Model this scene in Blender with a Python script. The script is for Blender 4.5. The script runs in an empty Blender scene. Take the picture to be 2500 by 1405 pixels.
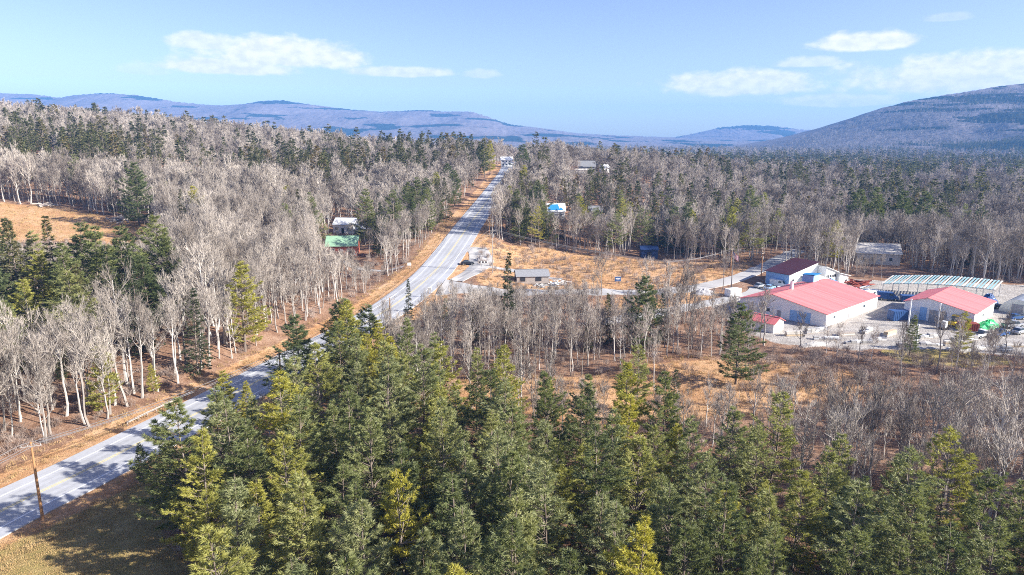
import bpy, bmesh, math, random
import numpy as np
from mathutils import Vector, Matrix

S = bpy.context.scene
COL = S.collection
R = math.radians

# ---------------------------------------------------------------- camera, sky, sun, exposure
CAM_H = 46.0
cam = bpy.data.cameras.new('camera'); cam.lens = 24.0; cam.sensor_width = 36.0
cam.clip_start = 0.5; cam.clip_end = 40000
cam_o = bpy.data.objects.new('camera', cam); COL.objects.link(cam_o)
cam_o.location = (0, 0, CAM_H)
cam_o.rotation_euler = (R(90 - 12.1), 0, 0)
S.camera = cam_o
S.render.resolution_x, S.render.resolution_y = 1024, 575

SUN_EL, SUN_AZ = 27.0, 106.0          # degrees; azimuth clockwise from the view direction (+Y)
world = bpy.data.worlds.new('World'); S.world = world; world.use_nodes = True
SKY_STRENGTH = 0.078
EXPOSURE = 1.42
SUN_STRENGTH = 5.0
HAZE = 0.00014

def sky_nodes():
    nt = world.node_tree; nt.nodes.clear(); L = nt.links.new
    def N(t, **k):
        n = nt.nodes.new(t)
        for a, b in k.items(): setattr(n, a, b)
        return n
    def M(op, a, b=None, c=None):
        n = N('ShaderNodeMath', operation=op)
        for i, v in enumerate((a, b, c)):
            if v is None: continue
            if isinstance(v, (int, float)): n.inputs[i].default_value = v
            else: L(v, n.inputs[i])
        return n.outputs[0]
    sky = N('ShaderNodeTexSky', sky_type='NISHITA', sun_disc=False)
    sky.sun_elevation = R(SUN_EL); sky.sun_rotation = R(SUN_AZ)
    sky.altitude = 300; sky.air_density = 1.0; sky.dust_density = 1.0; sky.ozone_density = 1.4
    co = N('ShaderNodeTexCoord'); sep = N('ShaderNodeSeparateXYZ'); L(co.outputs['Generated'], sep.inputs[0])
    az = M('ARCTAN2', sep.outputs[0], sep.outputs[1]); el = M('ARCSINE', sep.outputs[2])
    cmb = N('ShaderNodeCombineXYZ'); L(M('MULTIPLY', az, 15.0), cmb.inputs[0]); L(M('MULTIPLY', el, 26.0), cmb.inputs[1])
    ns = N('ShaderNodeTexNoise'); ns.inputs['Scale'].default_value = 1.3; ns.inputs['Detail'].default_value = 6; ns.inputs['Roughness'].default_value = 0.55
    L(cmb.outputs[0], ns.inputs['Vector'])
    ns2 = N('ShaderNodeTexNoise'); ns2.inputs['Scale'].default_value = 4.0; ns2.inputs['Detail'].default_value = 5
    L(cmb.outputs[0], ns2.inputs['Vector'])
    wob = M('ADD', M('MULTIPLY', M('SUBTRACT', ns.outputs[0], 0.5), 1.35), M('MULTIPLY', M('SUBTRACT', ns2.outputs[0], 0.5), 0.38))
    # fair-weather clouds: azimuth, elevation, half width, half height (degrees), strength
    clouds = [(-21.6, 5.3, 5.6, .8, .95), (-17.9, 6.2, 6.3, 1.35, 1.0), (-22.4, 6.9, 2.9, .75, .8), (-8.8, 5.25, 4.0, .5, .8), (-2.3, 5.2, 1.6, .45, .45),
              (17.9, 4.1, 6.8, 1.15, 1.0), (22.1, 5.6, 2.4, .5, .65), (26.1, 6.8, 3.7, .8, 1.0), (33.0, 4.1, 8.5, 1.5, 1.0), (24.4, 2.8, 4.6, .55, .7), (31.0, 8.1, 1.6, .35, .25), (-27.2, 4.9, 2.0, .5, .3),
              (58, 7, 8, 1.8, 1), (-62, 9, 9, 2, .9), (92, 8, 7, 1.5, .8), (-100, 6, 9, 1.6, .9), (140, 8, 8, 2, .9), (-150, 8, 9, 2, .9), (178, 14, 7, 2, .8)]
    tot = None
    for a, e, wa, we, st in clouds:
        we *= 1.15
        dx = M('DIVIDE', M('SUBTRACT', az, R(a)), R(wa)); dy = M('DIVIDE', M('SUBTRACT', el, R(e)), R(we))
        dy = M('MAXIMUM', dy, M('MULTIPLY', dy, -1.9))            # flat bases
        d = M('SQRT', M('ADD', M('MULTIPLY', dx, dx), M('MULTIPLY', dy, dy)))
        f = M('ADD', M('SUBTRACT', 1.0, d), wob)
        mr = N('ShaderNodeMapRange', interpolation_type='SMOOTHSTEP'); L(f, mr.inputs[0])
        mr.inputs[1].default_value = -0.16; mr.inputs[2].default_value = 0.34; mr.inputs[3].default_value = 0; mr.inputs[4].default_value = st
        tot = mr.outputs[0] if tot is None else M('MAXIMUM', tot, mr.outputs[0])
    bg1 = N('ShaderNodeBackground'); bg2 = N('ShaderNodeBackground'); mix = N('ShaderNodeMixShader'); out = N('ShaderNodeOutputWorld')
    hsv = N('ShaderNodeHueSaturation'); hsv.inputs['Saturation'].default_value = 1.08; hsv.inputs['Hue'].default_value = .528; L(sky.outputs[0], hsv.inputs['Color'])
    L(hsv.outputs[0], bg1.inputs[0]); bg1.inputs[1].default_value = SKY_STRENGTH
    cr = N('ShaderNodeValToRGB'); cr.color_ramp.elements[0].position = .35; cr.color_ramp.elements[0].color = (.80, .81, .86, 1); cr.color_ramp.elements[1].position = .62; cr.color_ramp.elements[1].color = (1, .97, .945, 1)
    L(ns2.outputs[0], cr.inputs[0]); L(cr.outputs[0], bg2.inputs[0]); bg2.inputs[1].default_value = 0.50
    L(M('MULTIPLY', tot, 0.93), mix.inputs[0]); L(bg1.outputs[0], mix.inputs[1]); L(bg2.outputs[0], mix.inputs[2]); L(mix.outputs[0], out.inputs[0])
sky_nodes()

sun = bpy.data.lights.new('sun', 'SUN'); sun.energy = SUN_STRENGTH; sun.angle = R(0.53); sun.color = (1.0, .955, .89)
sun_o = bpy.data.objects.new('sun', sun); COL.objects.link(sun_o)
sdir = Vector((math.sin(R(SUN_AZ)) * math.cos(R(SUN_EL)), math.cos(R(SUN_AZ)) * math.cos(R(SUN_EL)), math.sin(R(SUN_EL))))
sun_o.rotation_euler = sdir.to_track_quat('Z', 'Y').to_euler(); sun_o.location = (200, -60, 300)

vs = S.view_settings; vs.view_transform = 'Standard'; vs.look = 'None'; vs.exposure = EXPOSURE; vs.gamma = 1.0; vs.use_curve_mapping = False
S.render.engine = 'CYCLES'
cy = S.cycles; cy.max_bounces = 6; cy.diffuse_bounces = 3; cy.glossy_bounces = 2; cy.transmission_bounces = 4; cy.volume_bounces = 0
cy.use_adaptive_sampling = False; cy.use_denoising = False; cy.filter_width = 1.0; cy.debug_use_spatial_splits = True

# ---------------------------------------------------------------- materials
MATS = {}
def nodes_of(name):
    m = bpy.data.materials.new(name); m.use_nodes = True
    nt = m.node_tree; b = nt.nodes['Principled BSDF']
    MATS[name] = m
    return m, nt, b
def ramp(nt, fac, stops):
    r = nt.nodes.new('ShaderNodeValToRGB'); e = r.color_ramp.elements
    while len(e) > 1: e.remove(e[-1])
    e[0].position, e[0].color = stops[0][0], (*stops[0][1], 1)
    for p, c in stops[1:]:
        x = e.new(p); x.color = (*c, 1)
    nt.links.new(fac, r.inputs[0]); return r.outputs[0]
def noise(nt, scale, detail=4, rough=.55, coord='Object', vec=None):
    n = nt.nodes.new('ShaderNodeTexNoise'); n.inputs['Scale'].default_value = scale
    n.inputs['Detail'].default_value = detail; n.inputs['Roughness'].default_value = rough
    if vec is None:
        c = nt.nodes.new('ShaderNodeTexCoord'); vec = c.outputs[coord]
    nt.links.new(vec, n.inputs['Vector']); return n.outputs[0]
def mixc(nt, f, a, b, mode='MIX'):
    n = nt.nodes.new('ShaderNodeMix'); n.data_type = 'RGBA'; n.blend_type = mode
    for s, v in ((n.inputs[0], f), (n.inputs[6], a), (n.inputs[7], b)):
        if isinstance(v, (int, float)): s.default_value = v
        elif isinstance(v, tuple): s.default_value = (*v, 1)
        else: nt.links.new(v, s)
    return n.outputs[2]
def mth(nt, op, a, b=None):
    n = nt.nodes.new('ShaderNodeMath'); n.operation = op
    for i, v in enumerate((a, b)):
        if v is None: continue
        if isinstance(v, (int, float)): n.inputs[i].default_value = v
        else: nt.links.new(v, n.inputs[i])
    return n.outputs[0]
def bump(nt, b, h, strength=.4, dist=.05):
    n = nt.nodes.new('ShaderNodeBump'); n.inputs['Strength'].default_value = strength; n.inputs['Distance'].default_value = dist
    nt.links.new(h, n.inputs['Height']); nt.links.new(n.outputs[0], b.inputs['Normal'])
def mat(name, col, rough=.7, var=.12, scale=1.5, metal=0.0, spec=.3, coord='Object', bumps=0.0):
    """a plain painted or natural surface with some wear"""
    m, nt, b = nodes_of(name)
    c0 = tuple(max(0, v * (1 - var)) for v in col); c1 = tuple(min(1, v * (1 + var)) for v in col)
    f = noise(nt, scale, 5, .6, coord)
    nt.links.new(ramp(nt, f, [(.3, c0), (.7, c1)]), b.inputs['Base Color'])
    b.inputs['Roughness'].default_value = rough; b.inputs['Metallic'].default_value = metal; b.inputs['Specular IOR Level'].default_value = spec
    if bumps: bump(nt, b, noise(nt, scale * 6, 4), bumps, .04)
    return m
def rnd(nt):
    return nt.nodes.new('ShaderNodeObjectInfo').outputs['Random']
def bark_mat(name, lo, hi, scale=2.5):
    m, nt, b = nodes_of(name)
    base = ramp(nt, rnd(nt), [(0, lo), (1, hi)])
    f = noise(nt, scale, 4, .65)
    nt.links.new(mixc(nt, f, mixc(nt, 1.0, base, (.62, .58, .55), 'MULTIPLY'), base), b.inputs['Base Color'])
    b.inputs['Roughness'].default_value = .9; b.inputs['Specular IOR Level'].default_value = .15
    return m
def needle_mat(name, cols):
    m, nt, b = nodes_of(name)
    base = ramp(nt, rnd(nt), cols)
    f = noise(nt, .55, 3, .6)
    g = noise(nt, 3.5, 2, .6)
    c = mixc(nt, mth(nt, 'MULTIPLY', f, .9), mixc(nt, 1.0, base, (.72, .82, .8), 'MULTIPLY'), mixc(nt, 1.0, base, (1.35, 1.22, .95), 'MULTIPLY'))
    c = mixc(nt, g, mixc(nt, 1.0, c, (.7, .75, .75), 'MULTIPLY'), c)
    nt.links.new(c, b.inputs['Base Color']); b.inputs['Roughness'].default_value = .55; b.inputs['Specular IOR Level'].default_value = .35
    tr = nt.nodes.new('ShaderNodeBsdfTranslucent'); nt.links.new(mixc(nt, 1.0, c, (1.1, 1.15, .6), 'MULTIPLY'), tr.inputs[0])
    mx = nt.nodes.new('ShaderNodeMixShader'); mx.inputs[0].default_value = .33
    nt.links.new(b.outputs[0], mx.inputs[1]); nt.links.new(tr.outputs[0], mx.inputs[2])
    nt.links.new(mx.outputs[0], nt.nodes['Material Output'].inputs[0])
    return m

M_BARK = bark_mat('grey_bark', (.26, .23, .20), (.66, .63, .58))
M_TWIG = bark_mat('bare_twigs', (.24, .205, .175), (.61, .55, .48), 1.2)
M_PBARK = bark_mat('pine_bark', (.16, .125, .10), (.30, .25, .21))
M_PINE = needle_mat('pine_needles', [(0, (.17, .19, .085)), (.3, (.26, .275, .115)), (.55, (.34, .345, .19)), (.8, (.41, .385, .11)), (1, (.50, .44, .08))])
M_PINE2 = needle_mat('solitary_pine_needles', [(0, (.15, .18, .085)), (1, (.21, .235, .11))])
M_SPRUCE = needle_mat('spruce_needles', [(0, (.06, .075, .04)), (.5, (.10, .11, .055)), (1, (.16, .14, .055))])
M_FARCON = needle_mat('far_conifer_needles', [(0, (.085, .09, .045)), (.45, (.14, .14, .06)), (.8, (.19, .18, .075)), (1, (.22, .15, .06))])
M_GRASS = bark_mat('dry_grass_blades', (.40, .27, .12), (.56, .40, .20), 1)
M_BRUSH = bark_mat('brush_twigs', (.26, .19, .155), (.52, .44, .38), 1)

# ---------------------------------------------------------------- mesh helpers
def arr_mesh(name, V, T, mi=None, mats=()):
    V = np.asarray(V, np.float32).reshape(-1, 3); T = np.asarray(T, np.int32)
    k = T.shape[1]
    me = bpy.data.meshes.new(name); me.vertices.add(len(V)); me.vertices.foreach_set('co', V.ravel())
    me.loops.add(T.size); me.loops.foreach_set('vertex_index', T.ravel())
    me.polygons.add(len(T)); me.polygons.foreach_set('loop_start', np.arange(0, T.size, k, dtype=np.int32))
    try: me.polygons.foreach_set('loop_total', np.full(len(T), k, np.int32))
    except Exception: pass
    for m in mats: me.materials.append(m)
    if mi is not None: me.polygons.foreach_set('material_index', np.asarray(mi, np.int32))
    me.polygons.foreach_set('use_smooth', np.zeros(len(T), bool)); me.update(calc_edges=True); me.validate()
    return me
def _perp(d, rng=None):
    a = np.where(np.abs(d[:, 2:3]) < .9, np.array([[0, 0, 1.]]), np.array([[1., 0, 0]]))
    u = np.cross(d, a); u /= np.linalg.norm(u, axis=1, keepdims=True) + 1e-9
    w = np.cross(d, u)
    if rng is not None:
        t = rng.uniform(0, 6.283, (len(d), 1)); u, w = u * np.cos(t) + w * np.sin(t), w * np.cos(t) - u * np.sin(t)
    return u, w
def prisms(P0, P1, R0, R1, n):
    P0, P1 = np.asarray(P0, float), np.asarray(P1, float); R0, R1 = np.asarray(R0, float), np.asarray(R1, float)
    d = P1 - P0; d /= np.linalg.norm(d, axis=1, keepdims=True) + 1e-9
    u, w = _perp(d); t = np.arange(n) * 2 * np.pi / n
    ring = u[:, None, :] * np.cos(t)[None, :, None] + w[:, None, :] * np.sin(t)[None, :, None]
    V = np.stack([P0[:, None] + ring * R0[:, None, None], P1[:, None] + ring * R1[:, None, None]], 1)   # s,2,n,3
    s = len(P0); base = (np.arange(s) * 2 * n)[:, None]
    i = np.arange(n); j = (i + 1) % n
    T = np.concatenate([np.stack([base + i, base + j, base + n + j], -1), np.stack([base + i, base + n + j, base + n + i], -1)], 1)
    return V.reshape(-1, 3), T.reshape(-1, 3)
def blades(P0, P1, W, rng):
    P0, P1 = np.asarray(P0, float), np.asarray(P1, float)
    d = P1 - P0; d /= np.linalg.norm(d, axis=1, keepdims=True) + 1e-9
    u, _ = _perp(d, rng); W = np.broadcast_to(np.asarray(W, float), (len(P0),))[:, None]
    V = np.stack([P0 - u * W * .5, P0 + u * W * .5, P1], 1)
    return V.reshape(-1, 3), np.arange(len(P0) * 3).reshape(-1, 3)
def leaves(P0, P1, W, rng):
    """pointed leaf shape, widest a third along"""
    P0, P1 = np.asarray(P0, float), np.asarray(P1, float)
    d = P1 - P0; ln = d.copy(); d /= np.linalg.norm(d, axis=1, keepdims=True) + 1e-9
    u, _ = _perp(d, rng); W = np.broadcast_to(np.asarray(W, float), (len(P0),))[:, None]
    m = P0 + ln * .4
    V = np.stack([P0, m + u * W * .5, P1, m - u * W * .5], 1)
    b = (np.arange(len(P0)) * 4)[:, None]
    return V.reshape(-1, 3), np.concatenate([b + np.array([[0, 1, 2]]), b + np.array([[0, 2, 3]])])
class MB:
    def __init__(s): s.v, s.t, s.m, s.n = [], [], [], 0
    def add(s, VT, mi=0):
        V, T = VT; s.v.append(V); s.t.append(T + s.n); s.m.append(np.full(len(T), mi)); s.n += len(V); return s
    def mesh(s, name, mats): return arr_mesh(name, np.concatenate(s.v), np.concatenate(s.t), np.concatenate(s.m), mats)

def link(name, data, parent=None, loc=None):
    o = bpy.data.objects.new(name, data); COL.objects.link(o)
    if parent is not None: o.parent = parent
    if loc is not None: o.location = loc
    return o
def tag(o, label=None, cat=None, group=None, kind=None):
    if label: o['label'] = label
    if cat: o['category'] = cat
    if group: o['group'] = group
    if kind: o['kind'] = kind
    return o
def thing(name, label, cat, loc, rz=0, group=None, scale=None):
    o = link(name, None, None, loc); o.rotation_euler = (0, 0, rz); o.empty_display_size = .2
    if scale: o.scale = scale
    return tag(o, label, cat, group)

# ---------------------------------------------------------------- terrain
ROAD = np.array([(-84, 10, -1), (-76, 40, -.5), (-70.5, 60, 0), (-65, 79, 0), (-61, 90, 0), (-56, 106, 0), (-50.2, 126, 0), (-44.8, 144, .3), (-38.2, 163, 1), (-30.9, 183, 3), (-25.3, 211, 5),
                 (-22, 240, 7.5), (-17.6, 289, 12), (-12.8, 354, 16), (-7.8, 418, 20.5), (-4, 475, 24), (-2, 522, 26.6), (2, 580, 28), (10, 660, 27), (25, 760, 23)], float)
def dense(poly, step=2.0):
    poly = np.asarray(poly, float); n = len(poly)
    P = np.vstack([2 * poly[0] - poly[1], poly, 2 * poly[-1] - poly[-2]]); out = []
    for i in range(n - 1):
        p0, p1, p2, p3 = P[i:i + 4]; k = max(2, int(np.linalg.norm(p2 - p1) / step))
        t = np.arange(k)[:, None] / k
        out.append(.5 * (2 * p1 + (p2 - p0) * t + (2 * p0 - 5 * p1 + 4 * p2 - p3) * t ** 2 + (3 * p1 - p0 - 3 * p2 + p3) * t ** 3))
    out.append(poly[-1:]); return np.concatenate(out)
ROAD_C = dense(ROAD)
SIDE = dense(np.array([(-21, 196.5, 0), (-6, 195.5, 0), (18, 197.5, 0), (46, 203.5, 0), (62, 214, 0), (77, 227.5, 0), (90, 243, 0), (104, 262, 0), (122, 286, 0)], float))
DRIVE = dense(np.array([(22, 168, 0), (43.7, 181.4, 0), (55.4, 190.5, 0), (72.9, 204.7, 0), (79, 214, 0)], float))
PULL = dense(np.array([(-13, 247, 0), (-11, 236, 0), (-10.5, 226, 0), (-12.5, 215, 0), (-17, 204, 0)], float))
LANE = dense(np.array([(-10, 222, 0), (0, 221, 0), (10, 217, 0), (16, 214.5, 0)], float))
PATH_L = dense(np.array([(-36, 222, 0), (-46, 224, 0), (-55, 230, 0), (-60, 238, 0)], float))
CP = [tuple(p) for p in ROAD[::1]] + [
    (-100, 70, 1), (-95, 100, 1.5), (-90, 135, 4), (-60, 150, 2), (-70, 180, 5), (-110, 170, 9), (-150, 180, 13), (-167, 221, 14), (-125, 228, 13), (-189, 285, 19), (-139, 251, 15), (-100, 270, 12), (-60, 245, 6), (-69, 285, 9),
    (-40, 225, 5), (-45, 330, 14), (-110, 350, 19), (-220, 350, 27), (-320, 400, 38), (-150, 450, 28), (-260, 520, 43), (-420, 560, 58), (-120, 560, 32), (-210, 640, 41), (-340, 700, 53), (-560, 760, 72), (-60, 600, 29), (-90, 720, 27), (-200, 850, 36), (-420, 950, 52), (-800, 950, 82), (-250, 1200, 26), (-700, 1400, 60),
    (0, 0, -1), (-30, 60, 0), (0, 70, 0), (40, 60, 0), (80, 60, 0), (-20, 110, 0), (30, 110, 0), (80, 110, -.3), (0, 145, 0), (40, 150, 0), (80, 160, 0), (110, 165, 0), (140, 180, 0), (110, 200, 0), (80, 215, .2), (130, 215, 0), (60, 190, .3),
    (0, 172, 1), (-6, 196, 3.2), (18, 198, 2.2), (46, 204, 1.2), (77, 228, .6), (102, 261, 1), (10, 230, 3.5), (40, 240, 2.2), (8, 262, 5), (54, 266, 1.2), (21, 322, 10.5), (41, 341, 9), (53, 494, 25), (30, 420, 20), (90, 430, 15), (100, 340, 4), (139, 253, .3), (180, 320, .5), (160, 450, 6), (260, 420, 1), (300, 600, 4), (120, 620, 20), (60, 760, 20), (200, 900, 9),
    (150, 120, 0), (200, 200, 0), (300, 300, 0), (500, 500, 1), (0, 1100, 10), (500, 900, 3), (1000, 800, 4), (600, 1500, 3), (0, 1700, 4), (1500, 1500, 6), (-300, 1800, 10), (300, 60, 0), (300, -100, 0), (-300, -100, 6), (-300, 100, 12), (-300, 230, 22), (-500, 300, 40), (-900, 500, 80)]
CP = np.array(CP, float)
def _mq(a, b, c=22.0):
    return np.sqrt((a[:, None, 0] - b[None, :, 0]) ** 2 + (a[:, None, 1] - b[None, :, 1]) ** 2 + c * c)
_A = _mq(CP, CP); _mean = CP[:, 2].mean()
_W = np.linalg.solve(_A + np.eye(len(CP)) * 1.0, CP[:, 2] - _mean)
def sstep(a, b, x):
    t = np.clip((x - a) / (b - a), 0, 1); return t * t * (3 - 2 * t)
def near_line(x, y, line):
    """distance to a dense centre line and index of its nearest point"""
    d = np.full(len(x), 1e9); ix = np.zeros(len(x), int)
    lo = line[:, :2].min(0) - 40; hi = line[:, :2].max(0) + 40
    m = np.where((x > lo[0]) & (x < hi[0]) & (y > lo[1]) & (y < hi[1]))[0]
    for k in range(0, len(m), 20000):
        s = m[k:k + 20000]
        D = (x[s, None] - line[None, :, 0]) ** 2 + (y[s, None] - line[None, :, 1]) ** 2
        ix[s] = D.argmin(1); d[s] = np.sqrt(D.min(1))
    return d, ix
def ground(x, y):
    x = np.atleast_1d(np.asarray(x, float)); y = np.atleast_1d(np.asarray(y, float))
    z = np.empty(len(x)); q = np.stack([x, y], 1)
    for k in range(0, len(x), 20000): z[k:k + 20000] = _mq(q[k:k + 20000], CP) @ _W + _mean
    r = np.hypot(x, y); f = sstep(1500, 3200, r); z = z * (1 - f) + 6 * f
    d, ix = near_line(x, y, ROAD_C)
    bumpy = .35 * np.sin(x * .21 + 1.3 * np.sin(y * .09)) * np.sin(y * .17 + .7) + .18 * np.sin(x * .53 + y * .31)
    calm = sstep(8, 22, d); yard = ((x > 52) & (x < 200) & (y > 150) & (y < 235))
    z = z + bumpy * calm * np.where(yard, .12, 1)
    f = 1 - sstep(7, 20, d); z = z * (1 - f) + ROAD_C[ix, 2] * f
    z -= .35 * np.exp(-((d - 9.5) / 1.6) ** 2)                 # roadside ditch
    return z
def gz(x, y): return float(ground([x], [y])[0])
def inside(x, y, poly):
    r = np.zeros(len(x), bool); n = len(poly)
    for i in range(n):
        (x0, y0), (x1, y1) = poly[i], poly[(i + 1) % n]
        c = ((y0 > y) != (y1 > y)); r ^= c & (x < (x1 - x0) * (y - y0) / (y1 - y0 + 1e-12) + x0)
    return r
def poly_dist(x, y, poly):
    """signed distance, positive inside"""
    d = np.full(len(x), 1e9); n = len(poly)
    for i in range(n):
        a = np.array(poly[i], float); b = np.array(poly[(i + 1) % n], float); e = b - a
        t = np.clip(((x - a[0]) * e[0] + (y - a[1]) * e[1]) / (e @ e), 0, 1)
        d = np.minimum(d, np.hypot(x - a[0] - t * e[0], y - a[1] - t * e[1]))
    return np.where(inside(x, y, poly), d, -d)
FIELD_MAIN = [(-11, 203), (-11, 240), (-7, 262), (14, 266), (45, 260), (72, 254), (92, 258), (84, 240), (61, 217), (45, 207), (18, 201), (-5, 199)]
FIELD_LEFT = [(-230, 215), (-170, 219), (-122, 224), (-120, 236), (-132, 252), (-160, 270), (-187, 286), (-240, 288)]
LAWN = [(-75, 50), (-58, 73), (-50, 90), (-44, 86), (-42, 74), (-33, 64), (-30, 52), (-40, 40)]
YARD = [(57, 163), (62, 152), (90, 146), (130, 141), (180, 138), (190, 215), (150, 222), (118, 226), (95, 232), (80, 216), (70, 204), (56, 190)]
CLEARING = [(-17, 112), (-15, 129), (5, 129), (20, 131), (34, 141), (58, 142), (76, 134), (74, 122), (50, 113), (26, 106), (8, 106)]
VERGE = [(28, 172), (24, 190), (44, 199), (58, 207), (68, 205), (54, 193), (42, 183)]
OLIVE = [(84, 136), (82, 148), (104, 147), (108, 138)]
BACKDIRT = [(-4, 535), (-22, 500), (-20, 470), (-10, 520)]

def axis(lo, hi, a, b, st, g=1.07):
    c = list(np.arange(a, b + 1e-6, st)); s = st
    while c[-1] < hi: s *= g; c.append(min(hi, c[-1] + s))
    s = st; h = []
    p = a
    while p > lo: s *= g; p = max(lo, p - s); h.append(p)
    return np.array(h[::-1] + c)
def build_ground():
    X = axis(-8600, 8600, -200, 190, 2.2, 1.06); Y = axis(-1500, 6900, 30, 300, 2.2, 1.05)
    gx, gy = np.meshgrid(X, Y); x, y = gx.ravel(), gy.ravel(); z = ground(x, y)
    low = np.zeros(len(x))
    for ln, hw in ((ROAD_C, 6.4), (SIDE, 3.2), (DRIVE, 2.6), (PULL, 3.2), (LANE, 1.6), (PATH_L, 1.3)):
        d, _ = near_line(x, y, ln); low = np.maximum(low, 1 - sstep(hw, hw + 1.5, d))
    z -= .16 * low
    nx, ny = len(X), len(Y); i = np.arange(nx - 1)[None, :] + np.arange(ny - 1)[:, None] * nx
    T = np.stack([i, i + 1, i + nx + 1, i + nx], -1).reshape(-1, 4)
    me = arr_mesh('ground', np.stack([x, y, z], 1), T)
    fld = np.zeros(len(x)); near = (np.abs(x) < 400) & (y < 700)
    xs, ys = x[near], y[near]
    f = np.maximum(sstep(-3, 3, poly_dist(xs, ys, FIELD_MAIN)), sstep(-3, 3, poly_dist(xs, ys, FIELD_LEFT)))
    f = np.maximum(f, .8 * sstep(-3, 3, poly_dist(xs, ys, CLEARING)))
    f = np.maximum(f, sstep(-2, 2, poly_dist(xs, ys, VERGE))); f = np.maximum(f, sstep(-3, 3, poly_dist(xs, ys, BACKDIRT)))
    d, ix = near_line(xs, ys, ROAD_C)
    f = np.maximum(f, .95 * (1 - sstep(9, 13, d)))
    ln = sstep(-2.5, 2.5, poly_dist(xs, ys, LAWN)); ln = np.maximum(ln, sstep(-2, 2, poly_dist(xs, ys, OLIVE)))
    gr = sstep(-2, 2, poly_dist(xs, ys, YARD)) * (1 - sstep(-2, 2, poly_dist(xs, ys, OLIVE)))
    col = np.zeros((len(x), 4)); col[:, 3] = 1
    col[near, 0] = f; col[near, 1] = ln; col[near, 2] = gr
    at = me.color_attributes.new('zone', 'FLOAT_COLOR', 'POINT'); at.data.foreach_set('color', col.ravel().astype(np.float32))
    me.polygons.foreach_set('use_smooth', np.ones(len(T), bool))
    m, nt, b = nodes_of('forest_floor')
    geo = nt.nodes.new('ShaderNodeNewGeometry').outputs['Position']
    n1 = noise(nt, .05, 5, .6, vec=geo); n2 = noise(nt, .35, 5, .65, vec=geo); n3 = noise(nt, 2.2, 4, .7, vec=geo)
    n4 = noise(nt, 9, 3, .7, vec=geo)
    mixn = mth(nt, 'ADD', mth(nt, 'MULTIPLY', n2, .6), mth(nt, 'MULTIPLY', n3, .4))
    litter = ramp(nt, mth(nt, 'ADD', mth(nt, 'MULTIPLY', mixn, .75), mth(nt, 'MULTIPLY', n1, .25)), [(.3, (.13, .078, .052)), (.47, (.25, .14, .085)), (.56, (.35, .22, .145)), (.7, (.46, .345, .26))])
    field = ramp(nt, mth(nt, 'ADD', mth(nt, 'MULTIPLY', mixn, .62), mth(nt, 'MULTIPLY', n1, .38)), [(.28, (.30, .145, .065)), (.45, (.47, .255, .12)), (.55, (.58, .36, .195)), (.72, (.66, .47, .30))])
    lawn = ramp(nt, mixn, [(.3, (.17, .16, .05)), (.5, (.36, .27, .10)), (.65, (.48, .37, .17))])
    grav = ramp(nt, mixn, [(.3, (.26, .23, .20)), (.5, (.40, .365, .325)), (.68, (.58, .545, .50))])
    sc = nt.nodes.new('ShaderNodeVertexColor'); sc.layer_name = 'zone'
    sp = nt.nodes.new('ShaderNodeSeparateColor'); nt.links.new(sc.outputs[0], sp.inputs[0])
    def edge(ch):
        mr = nt.nodes.new('ShaderNodeMapRange'); mr.interpolation_type = 'SMOOTHSTEP'
        nt.links.new(mth(nt, 'ADD', ch, mth(nt, 'MULTIPLY', mth(nt, 'SUBTRACT', mixn, .5), 1.1)), mr.inputs[0])
        mr.inputs[1].default_value = .38; mr.inputs[2].default_value = .62
        return mr.outputs[0]
    c = mixc(nt, edge(sp.outputs[0]), litter, field); c = mixc(nt, edge(sp.outputs[1]), c, lawn); c = mixc(nt, edge(sp.outputs[2]), c, grav)
    ln_ = nt.nodes.new('ShaderNodeVectorMath'); ln_.operation = 'LENGTH'; nt.links.new(geo, ln_.inputs[0])
    mr = nt.nodes.new('ShaderNodeMapRange'); nt.links.new(ln_.outputs['Value'], mr.inputs[0]); mr.inputs[1].default_value = 1200; mr.inputs[2].default_value = 2200
    far = ramp(nt, noise(nt, .012, 8, .7, vec=geo), [(.42, (.06, .065, .04)), (.52, (.17, .14, .12)), (.7, (.26, .22, .19))])
    c = mixc(nt, mr.outputs[0], c, far)
    nt.links.new(c, b.inputs['Base Color']); b.inputs['Roughness'].default_value = 1; b.inputs['Specular IOR Level'].default_value = .1
    bump(nt, b, mth(nt, 'ADD', n3, mth(nt, 'MULTIPLY', n4, .5)), .9, .35)
    me.materials.append(m)
    tag(link('ground', me), kind='structure')
build_ground()

def ribbon(line, half, lift, across=5, crown=0.0, zline=None, thick=.22):
    """a slab that follows a centre line over the ground: top sheet plus side skirts"""
    P = line[:, :2]; t = np.gradient(P, axis=0); t /= np.linalg.norm(t, axis=1, keepdims=True); nrm = np.stack([-t[:, 1], t[:, 0]], 1)
    half = np.broadcast_to(np.asarray(half, float), (len(P),))
    s = np.linspace(-1, 1, across); V = []
    for k, a in enumerate(s):
        q = P + nrm * (half * a)[:, None]; z = ground(q[:, 0], q[:, 1]) if zline is None else zline
        V.append(np.column_stack([q, z + lift + crown * (1 - a * a)]))
    V = [V[0] - [0, 0, thick]] + V + [V[-1] - [0, 0, thick]]; V = np.stack(V, 1); n, w = V.shape[:2]
    i = np.arange(w - 1)[None, :] + np.arange(n - 1)[:, None] * w
    return V.reshape(-1, 3), np.stack([i + 1, i, i + w, i + w + 1], -1).reshape(-1, 4)
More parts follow.
